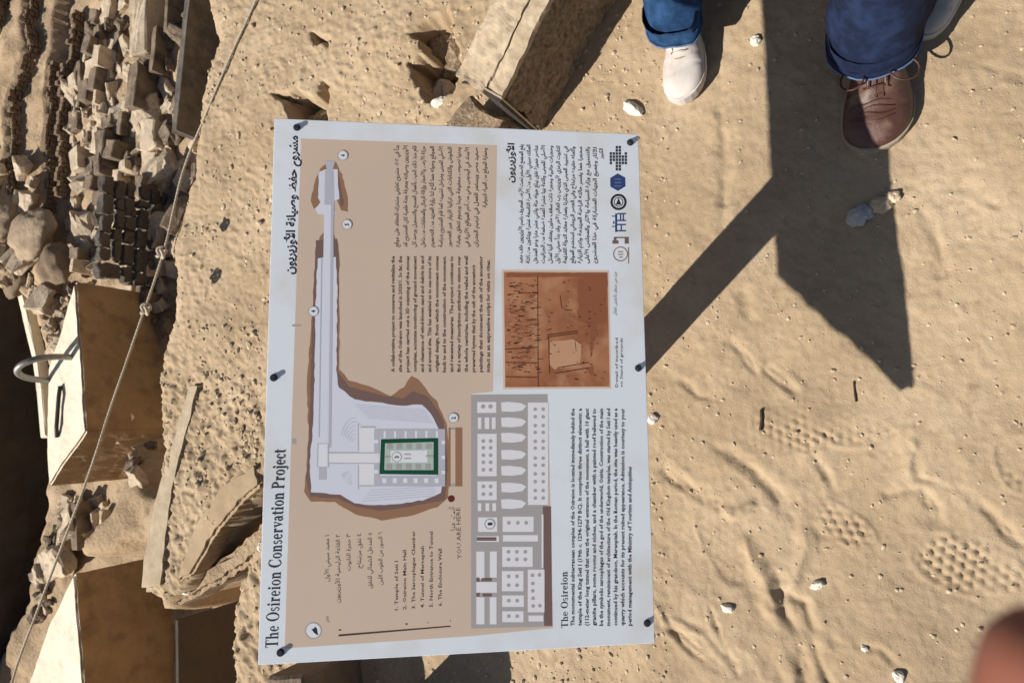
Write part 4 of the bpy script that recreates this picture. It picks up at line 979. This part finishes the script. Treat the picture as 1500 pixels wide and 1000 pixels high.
# hand-cut bold serif letters for the two headings
def arcp(cx, cy, rx, ry, tx, ty, a0, a1, n=14):
    o = []
    for i in range(n):
        p, q = R_(a0+(a1-a0)*i/n), R_(a0+(a1-a0)*(i+1)/n)
        o.append([(cx+rx*math.cos(p), cy+ry*math.sin(p)), (cx+rx*math.cos(q), cy+ry*math.sin(q)), (cx+(rx-tx)*math.cos(q), cy+(ry-ty)*math.sin(q)), (cx+(rx-tx)*math.cos(p), cy+(ry-ty)*math.sin(p))])
    return o
def stem(x, y0, y1, w=.18, f=.06): return [rc_(x, y0, x+w, y1), rc_(x-.08, y0, x+w+.08, y0+f)]
GL = {'T': (.84, [rc_(.32, 0, .52, 1), rc_(.02, .92, .82, 1), rc_(.02, .74, .07, .92), rc_(.77, .74, .82, .92), rc_(.22, 0, .62, .06)]),
      'h': (.76, stem(.1, 0, 1)+[rc_(.01, .94, .1, 1)]+stem(.48, 0, .46)+arcp(.46, .44, .20, .24, .18, .1, 0, 150)),
      'n': (.76, stem(.1, 0, .66)+[rc_(.01, .6, .1, .66)]+stem(.48, 0, .46)+arcp(.46, .44, .20, .24, .18, .1, 0, 150)),
      'e': (.62, arcp(.31, .33, .29, .35, .17, .06, 0, 320, 22)+[rc_(.12, .33, .58, .39)]),
      's': (.50, arcp(.25, .49, .20, .19, .12, .07, 20, 270)+arcp(.24, .20, .22, .21, .12, .07, -160, 90)),
      'i': (.40, stem(.11, 0, .66)+[rc_(.02, .6, .11, .66), ell(.20, .86, .11, .11, 12)]),
      'r': (.56, stem(.11, 0, .66)+[rc_(.02, .6, .11, .66)]+arcp(.40, .46, .16, .21, .14, .13, 20, 160)),
      'o': (.66, arcp(.33, .33, .31, .35, .17, .055, 0, 360, 24)), 'O': (1.0, arcp(.5, .5, .48, .52, .21, .06, 0, 360, 28)),
      'C': (.92, arcp(.5, .5, .48, .52, .22, .06, 45, 315, 24)+[rc_(.80, .64, .85, .98), rc_(.80, .1, .85, .3)]),
      'v': (.64, [[(.02, .66), (.22, .66), (.39, .16), (.32, 0)], [(.56, .66), (.62, .66), (.34, 0), (.30, .08)], rc_(0, .61, .3, .67), rc_(.44, .61, .66, .67)]),
      'a': (.62, [rc_(.35, .05, .53, .48), rc_(.5, 0, .62, .07)]+arcp(.30, .46, .23, .22, .16, .06, 0, 165)+arcp(.22, .19, .20, .20, .15, .05, 40, 330)),
      't': (.46, [rc_(.12, .08, .30, .86), rc_(.0, .60, .44, .66)]+arcp(.28, .14, .16, .16, .13, .07, 180, 330)),
      'P': (.80, stem(.11, 0, 1)+[rc_(.02, .94, .11, 1)]+arcp(.29, .73, .46, .27, .21, .06, -90, 90)),
      'j': (.40, [rc_(.12, -.12, .30, .66), rc_(.02, .6, .12, .66), ell(.21, .86, .11, .11, 12)]+arcp(.10, -.10, .2, .18, .12, .07, -150, 0)),
      'c': (.56, arcp(.31, .33, .29, .35, .17, .06, 40, 320, 20)+[ell(.47, .52, .08, .08, 10)]), ' ': (.34, [])}
def serif(name, s, a, b, cap, m, lv, kern=.045):
    x = 0; polys = []
    for ch in s:
        w, g = GL[ch]
        for P in g: polys.append([(x+p, q) for p, q in P])
        x += w+kern
    A = Vector(bl(*a)); B = Vector(bl(*b)); d = B-A; L = d.length; d.normalize(); n = Vector((-d.y, d.x)); sx = L/x
    S = (Vector(bl(a[0], a[1]))-Vector(bl(a[0]+cap, a[1]))).length
    out = [[tuple(A+d*(p*sx)+n*(q*S)) for p, q in P] for P in polys]
    shape(name, out, m, lv, 'local')
serif('english_title', 'The Osireion Conservation Project', (407, 948), (418, 657), 18.5, 'ink', 2)
serif('english_heading', 'The Osireion', (832, 919), (831, 836), 10, 'ink', 2)
# --- screws through the face, standing a little proud
for a, b in ((435, 187), (401, 553), (411, 955), (923, 209), (935, 539), (948, 912)):
    x, y = bl(a, b); bm = bmesh.new()
    bmesh.ops.create_cone(bm, cap_ends=True, segments=6, radius1=.0042, radius2=.0038, depth=.004); bmesh.ops.translate(bm, verts=bm.verts[:], vec=(0, 0, .002))
    r2 = bmesh.ops.create_cone(bm, cap_ends=True, segments=16, radius1=.0056, radius2=.0053, depth=.0014); bmesh.ops.translate(bm, verts=r2['verts'], vec=(0, 0, .0007))
    mm = BM_.copy() @ Matrix.Translation((x, y, 0)); link('screw', bm2me(bm), M['bolt'], sign, mw=mm)
# ------------------------------------------------------------------ people
def loft(rings, cap0=True, cap1=True):
    n = len(rings[0]); vs = [v for r in rings for v in r]; fs = []
    for i in range(len(rings)-1):
        for k in range(n): fs.append([i*n+k, i*n+(k+1) % n, (i+1)*n+(k+1) % n, (i+1)*n+k])
    if cap0: fs.append(list(range(n))[::-1])
    if cap1: fs.append([(len(rings)-1)*n+k for k in range(n)])
    return pyd(vs, fs)
def shoe(parent, toe, direc, L, W, upper, solem, kind, flip=1):
    """toe: tip on the ground, direc: unit vector from heel to toe; local frame relative to parent"""
    d = Vector((direc.x, direc.y, 0)).normalized(); s = Vector((-d.y, d.x, 0)); o = toe-d*L-parent.location
    def P(u, v, z): return o+d*(u*L)+s*(v*flip)+Vector((0, 0, z))
    us = [0, .015, .05, .10, .18, .28, .38, .48, .58, .68, .76, .84, .90, .95, .98, 1.0]
    wd = [.18, .44, .60, .68, .70, .66, .66, .74, .88, .98, 1.0, .97, .86, .66, .42, .12]
    tp = [.075, .085, .092, .096, .098, .100, .104, .098, .083, .068, .059, .053, .047, .038, .030, .020]
    if kind == 'sneaker': tp = [t*.86 for t in tp]
    off = [0, 0, 0, 0, .0, .002, .004, .005, .004, .002, 0, -.003, -.006, -.009, -.010, -.011]
    n = 36; rings = []
    for i, (u, w, t, f) in enumerate(zip(us, wd, tp, off)):
        r = []
        for k in range(n):
            q = 2*math.pi*k/n; c, sn = math.cos(q), math.sin(q)
            y = w*W/2*(abs(c)**.82)*(1 if c > 0 else -1)
            z = (t-.018)*(abs(sn)**.75) if sn > 0 else -.002*abs(sn)
            if sn > 0: y *= 1-.22*(z/max(t, .01))*(1 if .25 < u < .8 else .4)
            cr = .0022*math.sin(u*190+2*math.cos(q*2))*smoothf(.62, .68, u)*smoothf(.80, .72, u)*(1 if sn > 0 else 0)
            r.append(P(u, f+y, .018+z+cr))
        rings.append(r)
    # refine along the length
    fine = []
    for i in range(len(rings)-1):
        for j in range(5):
            t = j/5; p0 = rings[max(i-1, 0)]; p1 = rings[i]; p2 = rings[i+1]; p3 = rings[min(i+2, len(rings)-1)]; rr_ = []
            for k in range(n):
                a, b, c_, e = p0[k], p1[k], p2[k], p3[k]
                rr_.append(.5*((2*b)+(c_-a)*t+(2*a-5*b+4*c_-e)*t*t+(e-a+3*b-3*c_)*t**3))
            fine.append(rr_)
    fine.append(rings[-1])
    for i, r in enumerate(fine):
        u = i/(len(fine)-1)
        for k in range(n):
            q = 2*math.pi*k/n
            if math.sin(q) > .2:
                ua = np.interp(u, np.linspace(0, 1, len(us)), us)
                wr = -.0045*max(0, 1-3*abs(math.sin(ua*36+.9*math.sin(q*2.3))))*smoothf(.55, .66, ua)*smoothf(.86, .74, ua)
                nz_ = mnoise.noise(r[k]*30)*.0018
                r[k] = r[k]+Vector((0, 0, wr+nz_))
    sh = link('shoe', loft(fine), M[upper], parent, smooth=True)
    # sole: outline a little wider
    rs = []
    outl = []
    for u, w, f in zip(us, wd, off): outl.append((u, f+w*W/2*1.02))
    for u, w, f in zip(us[::-1], wd[::-1], off[::-1]): outl.append((u, f-w*W/2*1.02))
    for z, g in ((-.004, .97), (0.004, 1.0), (.014, 1.02), (.023, 1.0), (.024, .93)):
        r = []
        for (u, v) in outl:
            uu = .5+(u-.5)*(1+.012*g) + (.006 if u > .9 else 0); r.append(P(uu, v*g, z))
        rs.append(r)
    link('sole', loft(rs), M[solem], sh, smooth=False)
    if kind == 'boot':
        # dark side panel, eyelet flaps, laces
        for sd in (-1, 1):
            pts = [P(u, sd*(.017+.003*math.sin(u*9)), .006+float(np.interp(u, us, tp))*(1.0)-.004) for u in np.linspace(.36, .66, 12)]
            link('eyelet_flap', tube(pts, [.0045]*11+[.003], 8), M[upper], sh, smooth=True)
        for u in (.44, .51, .58, .65):
            h = float(np.interp(u, us, tp))+.004
            link('lace', tube([P(u, -.024, h-.008), P(u+.01, -.01, h+.002), P(u, .01, h+.002), P(u+.01, .024, h-.008)], .0022, 6), M['leatherd'], sh, smooth=True)
        h = float(np.interp(.46, us, tp))
        lp = [P(.46+.0*q, 0, h+.004) for q in (0,)]
        for (sx, R1) in ((1, .026), (-1, .022)):
            pts = []
            for i in range(17):
                q = i/16*2*math.pi
                pts.append(P(.60+.16*math.sin(q)*.45, sx*(.022+R1*(1-math.cos(q))*.95), h-.004+.010*math.sin(q/2)-.022*(1-math.cos(q))/2))
            link('lace_loop', tube(pts, .0021, 6), M['leather' if sx > 0 else 'leatherd'], sh, smooth=True)
        for sd in (-1, 1):
            pts = [P(u, sd*.006+.004, float(np.interp(u, us, tp))+.0015) for u in np.linspace(.55, .715, 9)]
            link('tongue_seam', tube(pts, .0018, 6), M['leatherd'], sh, smooth=True)
        for uc, hw in ((.735, .036), (.765, .030), (.80, .036), (.835, .026)):
            pts = []
            for v in np.linspace(-hw, hw, 13):
                u_ = uc+.010*math.sin(v*90+uc*40)-.25*v*v/.04; pts.append(P(u_, v+.004*math.sin(uc*99), float(np.interp(u_, us, tp))*(1-.30*(abs(v)/.052)**2.2)+.0002))
            link('crease', tube(pts, [.0004]+[.0013]*11+[.0004], 6), M['leatherd'], sh, smooth=True)
        # toe seam
        pts = [P(.70-.05*abs(v)/.04, v*W/.11, float(np.interp(.70, us, tp))*(1-.55*(abs(v)/.052)**2.2)+.002) for v in np.linspace(-.046, .046, 17)]
        link('toe_seam', tube(pts, .0012, 6), M['leatherd'], sh, smooth=True)
    else:
        pts = [P(.72-.06*(abs(v)/.035)**2, v, float(np.interp(.72, us, tp))*(1-.50*(abs(v)/.044)**2.2)+.001) for v in np.linspace(-.038, .038, 15)]
        link('toe_seam', tube(pts, .0014, 6), M['sole'], sh, smooth=True)
        for sd in (-1, 1):
            pts = [P(u, sd*(.012+.010*(.72-u)/.25), float(np.interp(u, us, tp))-.001) for u in np.linspace(.45, .68, 9)]
            link('side_seam', tube(pts, .0012, 6), M['sole'], sh, smooth=True)
            for u in (.52, .57, .62, .67): link('eyelet', tube([P(u, sd*.017, float(np.interp(u, us, tp))-.004), P(u, sd*.017, float(np.interp(u, us, tp))+.001)], .0022, 8), M['steel'], sh)
        for u in (.46, .52, .57, .62, .67):
            h = float(np.interp(u, us, tp))+.003
            link('lace', tube([P(u, -.02, h-.006), P(u+.008, 0, h+.001), P(u, .02, h-.006)], .0025, 6), M['canvas'], sh, smooth=True)
    return sh, o
def smoothf(a, b, x):
    t = min(1, max(0, (x-a)/(b-a))); return t*t*(3-2*t)
def jeans(parent, legs, hip, m, seed):
    """legs: list of (ankle, knee) world positions of the leg axis; one garment with two tapering legs"""
    vs, fs = [], []; n = 40; o = parent.location; rg = random.Random(seed)
    for li, (ank, knee, hp, w0) in enumerate(legs):
        A = Vector(ank); K = Vector(knee); H = Vector(hp); ax = (K-A)
        base = len(vs); N1, N2 = 46, 26; ph_ = rg.uniform(0, 6)
        sf = Vector((0, 0, 0))
        for i in range(N1+N2):
            if i < N1: t = i/N1; p = A.lerp(K, t); r = w0*(1-.0*t)+(.082-w0)*t**1.3
            else: t = (i-N1)/(N2-1); p = K.lerp(H, t); r = .082+(.108-.082)*t
            for k in range(n):
                q = 2*math.pi*k/n; u = Vector((math.cos(q), math.sin(q), 0)); z = p.z
                f1 = (1-1.6*abs(math.sin(z*31+1.6*math.sin(q+ph_)+ph_)))*.6+(.8-1.5*abs(math.sin(z*19-2.2*math.cos(q+1)+2)))*.6
                amp = .012*math.exp(-max(0, z-.1)/.16)+.003
                rr_ = r+amp*f1*(.6+.4*math.sin(q+ph_))+.0035*mnoise.noise(Vector((u.x*2, u.y*2, z*14+seed)))+.002*mnoise.noise(Vector((u.x*6, u.y*6, z*40+seed)))
                vs.append(p+Vector((u.x*rr_*1.08, u.y*rr_, 0))-o)
        for i in range(N1+N2-1):
            for k in range(n): fs.append([base+i*n+k, base+i*n+(k+1) % n, base+(i+1)*n+(k+1) % n, base+(i+1)*n+k])
        # turned inside of the hem
        b2 = len(vs)
        for k in range(n): c = vs[base+k]; p = A-o; vs.append(p+(c-p)*.93+Vector((0, 0, .0)))
        for k in range(n): vs.append(vs[b2+k]+Vector((0, 0, .05)))
        for k in range(n):
            fs.append([base+(k+1) % n, base+k, b2+k, b2+(k+1) % n]); fs.append([b2+(k+1) % n, b2+k, b2+n+k, b2+n+(k+1) % n])
    g = link('jeans', pyd(vs, fs), M[m], parent, smooth=True)
    for li in range(len(legs)):
        ank = Vector(legs[li][0])-o; base = li*((46+26)*n+2*n)
        for row, rad in ((2, .0016), (0, .0020)):
            ringv = [vs[base+row*n+k] for k in range(n)]; c = sum(ringv, Vector())/n
            link('hem_stitch' if row else 'hem', tube([c+(v-c)*1.006 for v in ringv]+[c+(ringv[0]-c)*1.006], rad, 6), M['stitch' if row == 0 else m], g, smooth=True)
    return g
def skinned(name, verts, edges, radii, m, parent, root=0, sub=2):
    me = bpy.data.meshes.new(name); me.from_pydata([tuple(v) for v in verts], edges, []); o = bpy.data.objects.new(name, me); COL.objects.link(o)
    md = o.modifiers.new('skin', 'SKIN'); sk = me.skin_vertices[0].data
    for i, r in enumerate(radii): sk[i].radius = (r, r) if not isinstance(r, tuple) else r; sk[i].use_root = (i == root)
    md.use_smooth_shade = True; s2 = o.modifiers.new('sub', 'SUBSURF'); s2.levels = sub; s2.render_levels = sub
    me.materials.append(M[m]); o.parent = parent; return o
def person(label, feet, hip, face, shoe_args, jm, shirtm, seed, W0, af=.72):
    """feet: two (toe point, direction); face: unit vector the person faces; hip centre"""
    root = empty('person', Vector((hip[0], hip[1], 0)), label, 'person'); o = root.location
    face = Vector(face).normalized(); side = Vector((-face.y, face.x, 0)); H = Vector(hip)
    legs = []; L, W, up, so_, kd = shoe_args
    for i, (toe, d) in enumerate(feet):
        d = Vector(d).normalized(); shoe(root, toe, d, L, W, up, so_, kd, 1 if i == 0 else -1)
        ank = toe-d*(L*af); ank.z = .085
        hp = H+side*(.085 if (ank-H).dot(side) > 0 else -.085); hp.z = .93
        if i == 1 and (legs[0][2]-hp).length < .01: hp = H-side*(.085 if (ank-H).dot(side) > 0 else -.085); hp.z = .93
        kn = ank.lerp(hp, .48)+face*.03
        a2 = ank.copy(); a2.z = .084
        a2 = a2+d*.012
        legs.append((a2, kn, hp, W0))
    jeans(root, legs, H, jm, seed)
    # body: legs inside the jeans, trunk, arms, head - one continuous surface
    V = [H+Vector((0, 0, .98-H.z))-o]; rad = [.12]; E_ = []
    def add(p, r, par): V.append(Vector(p)-o); rad.append(r); E_.append((par, len(V)-1)); return len(V)-1
    for a2, kn, hp, w in legs:
        h = add(hp, .075, 0); k = add(kn, .048, h); add(a2+Vector((0, 0, .02)), .034, k)
    c1 = add(H+Vector((0, 0, 1.12-H.z)), (.13), 0); c2 = add(H+Vector((0, 0, 1.32-H.z)), .14, c1); nk = add(H+Vector((0, 0, 1.50-H.z)), .055, c2)
    hd = add(H+face*.015+Vector((0, 0, 1.60-H.z)), .075, nk); add(H+face*.015+Vector((0, 0, 1.70-H.z)), .085, hd)
    hands = []
    for sg in (-1, 1):
        s1 = add(H+side*sg*.19+Vector((0, 0, 1.40-H.z)), .058, c2); e = add(H+side*sg*.25-face*.03+Vector((0, 0, 1.12-H.z)), .042, s1)
        w_ = add(H+side*sg*.24+face*.05+Vector((0, 0, .88-H.z)), .027, e); hands.append((w_, sg))
        pm = add(H+side*sg*.24+face*.065+Vector((0, 0, .80-H.z)), .028, w_)
        for f in range(4):
            b0 = add(H+side*sg*.24+face*(.04+.017*f)+Vector((0, 0, .765-H.z)), .010, pm); b1 = add(H+side*sg*.235+face*(.045+.018*f)+Vector((0, 0, .735-H.z)), .009, b0)
            add(H+side*sg*.225+face*(.05+.017*f)+Vector((0, 0, .70-H.z-(.012 if f in (1, 2) else 0))), .008, b1)
        t0 = add(H+side*sg*.235+face*.10+Vector((0, 0, .81-H.z)), .011, w_); add(H+side*sg*.23+face*.125+Vector((0, 0, .775-H.z)), .009, t0)
    skinned('body', V, E_, rad, 'skin', root)
    # shirt
    SV = [H+Vector((0, 0, .93-H.z))-o, H+Vector((0, 0, 1.12-H.z))-o, H+Vector((0, 0, 1.32-H.z))-o, H+Vector((0, 0, 1.44-H.z))-o]; sr = [.155, .15, .165, .085]; se = [(0, 1), (1, 2), (2, 3)]
    for sg in (-1, 1):
        i = len(SV); SV += [H+side*sg*.19+Vector((0, 0, 1.40-H.z))-o, H+side*sg*.235-face*.02+Vector((0, 0, 1.18-H.z))-o]; sr += [.075, .066]; se += [(2, i), (i, i+1)]
    skinned('shirt', SV, se, sr, shirtm, root)
    # head details
    hc = H+face*.02+Vector((0, 0, 1.66-H.z))-o
    bm = bmesh.new(); bmesh.ops.create_icosphere(bm, subdivisions=3, radius=.105)
    for v in bm.verts: v.co = Vector((v.co.x*.92, v.co.y*.92, v.co.z*1.0+.03)); v.co += mnoise.noise_vector(v.co*30)*.006
    link('hair', bm2me(bm), M['hair'], root, loc=hc-face*.02+Vector((0, 0, .025)), smooth=True)
    for sg in (-1, 1):
        bm = bmesh.new(); bmesh.ops.create_icosphere(bm, subdivisions=2, radius=.013); link('eye', bm2me(bm), M['white'], root, loc=hc+face*.077+side*sg*.032, smooth=True)
        bm = bmesh.new(); bmesh.ops.create_icosphere(bm, subdivisions=2, radius=.022)
        for v in bm.verts: v.co = Vector((v.co.x*.5, v.co.y*.5, v.co.z*1.4))
        link('ear', bm2me(bm), M['skin'], root, loc=hc+side*sg*.095-Vector((0, 0, .01)), smooth=True)
    bm = bmesh.new(); bmesh.ops.create_cone(bm, segments=10, radius1=.016, radius2=.006, depth=.045, cap_ends=True); link('nose', bm2me(bm), M['skin'], root, loc=hc+face*.098-Vector((0, 0, .022)), smooth=True)
    bm = bmesh.new(); bmesh.ops.create_icosphere(bm, subdivisions=2, radius=.02)
    for v in bm.verts: v.co = side*v.co.x*1.2+face*v.co.y*.4+Vector((0, 0, v.co.z*.3))
    link('mouth', bm2me(bm), M['leather'], root, loc=hc+face*.086-Vector((0, 0, .062)), smooth=True)
    return root
def gdir(p, q): d = at(*q)-at(*p); d.z = 0; return d.normalized()
# brown shoe in front, blue-jeans person behind with a white shoe
tA = at(1288, 223); dA = gdir((1280, 60), (1290, 219))
pA = person('person in navy jeans and brown leather lace-up shoes, one shoe half in the board shadow', [(tA, dA), (at(1210, -190), gdir((1180, -280), (1205, -160)))], (.95, .13, .93), (-1, -.05, 0), (.31, .128, 'leather', 'sole', 'boot'), 'denimn', 'shirt', 3, .086)
tB = at(1008, 149); dB = gdir((1000, 20), (1010, 149))
tB2 = at(1332, 56); dB2 = gdir((1410, -40), (1332, 74))
pB = person('person in lighter blue jeans and white canvas shoes standing behind the brown shoe', [(tB, dB), (tB2, dB2)], (1.32, .34, .93), (-1, .0, 0), (.285, .096, 'canvas', 'canvas', 'sneaker'), 'denim', 'shirt2', 9, .066, .60)

# the photographer's fingertip just in front of the lens, with the rest of the hand outside the picture
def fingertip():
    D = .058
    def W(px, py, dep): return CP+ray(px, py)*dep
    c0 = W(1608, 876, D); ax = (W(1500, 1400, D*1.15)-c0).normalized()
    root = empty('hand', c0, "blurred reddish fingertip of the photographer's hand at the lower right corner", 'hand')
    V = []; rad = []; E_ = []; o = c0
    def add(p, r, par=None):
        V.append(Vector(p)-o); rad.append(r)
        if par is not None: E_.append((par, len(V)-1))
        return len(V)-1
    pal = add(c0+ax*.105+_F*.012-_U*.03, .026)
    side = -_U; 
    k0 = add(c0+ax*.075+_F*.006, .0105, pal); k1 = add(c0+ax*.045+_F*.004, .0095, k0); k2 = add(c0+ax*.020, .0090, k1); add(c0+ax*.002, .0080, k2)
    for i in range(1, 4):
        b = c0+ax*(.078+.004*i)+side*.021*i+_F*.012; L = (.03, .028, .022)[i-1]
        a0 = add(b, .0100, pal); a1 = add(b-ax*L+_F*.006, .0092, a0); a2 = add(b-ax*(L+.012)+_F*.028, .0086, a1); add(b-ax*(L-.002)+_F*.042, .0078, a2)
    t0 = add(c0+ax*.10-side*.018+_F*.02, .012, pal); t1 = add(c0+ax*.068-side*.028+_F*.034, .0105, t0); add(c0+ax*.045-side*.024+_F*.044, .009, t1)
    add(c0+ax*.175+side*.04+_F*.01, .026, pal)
    skinned('skin', V, E_, rad, 'skin_shade', root)
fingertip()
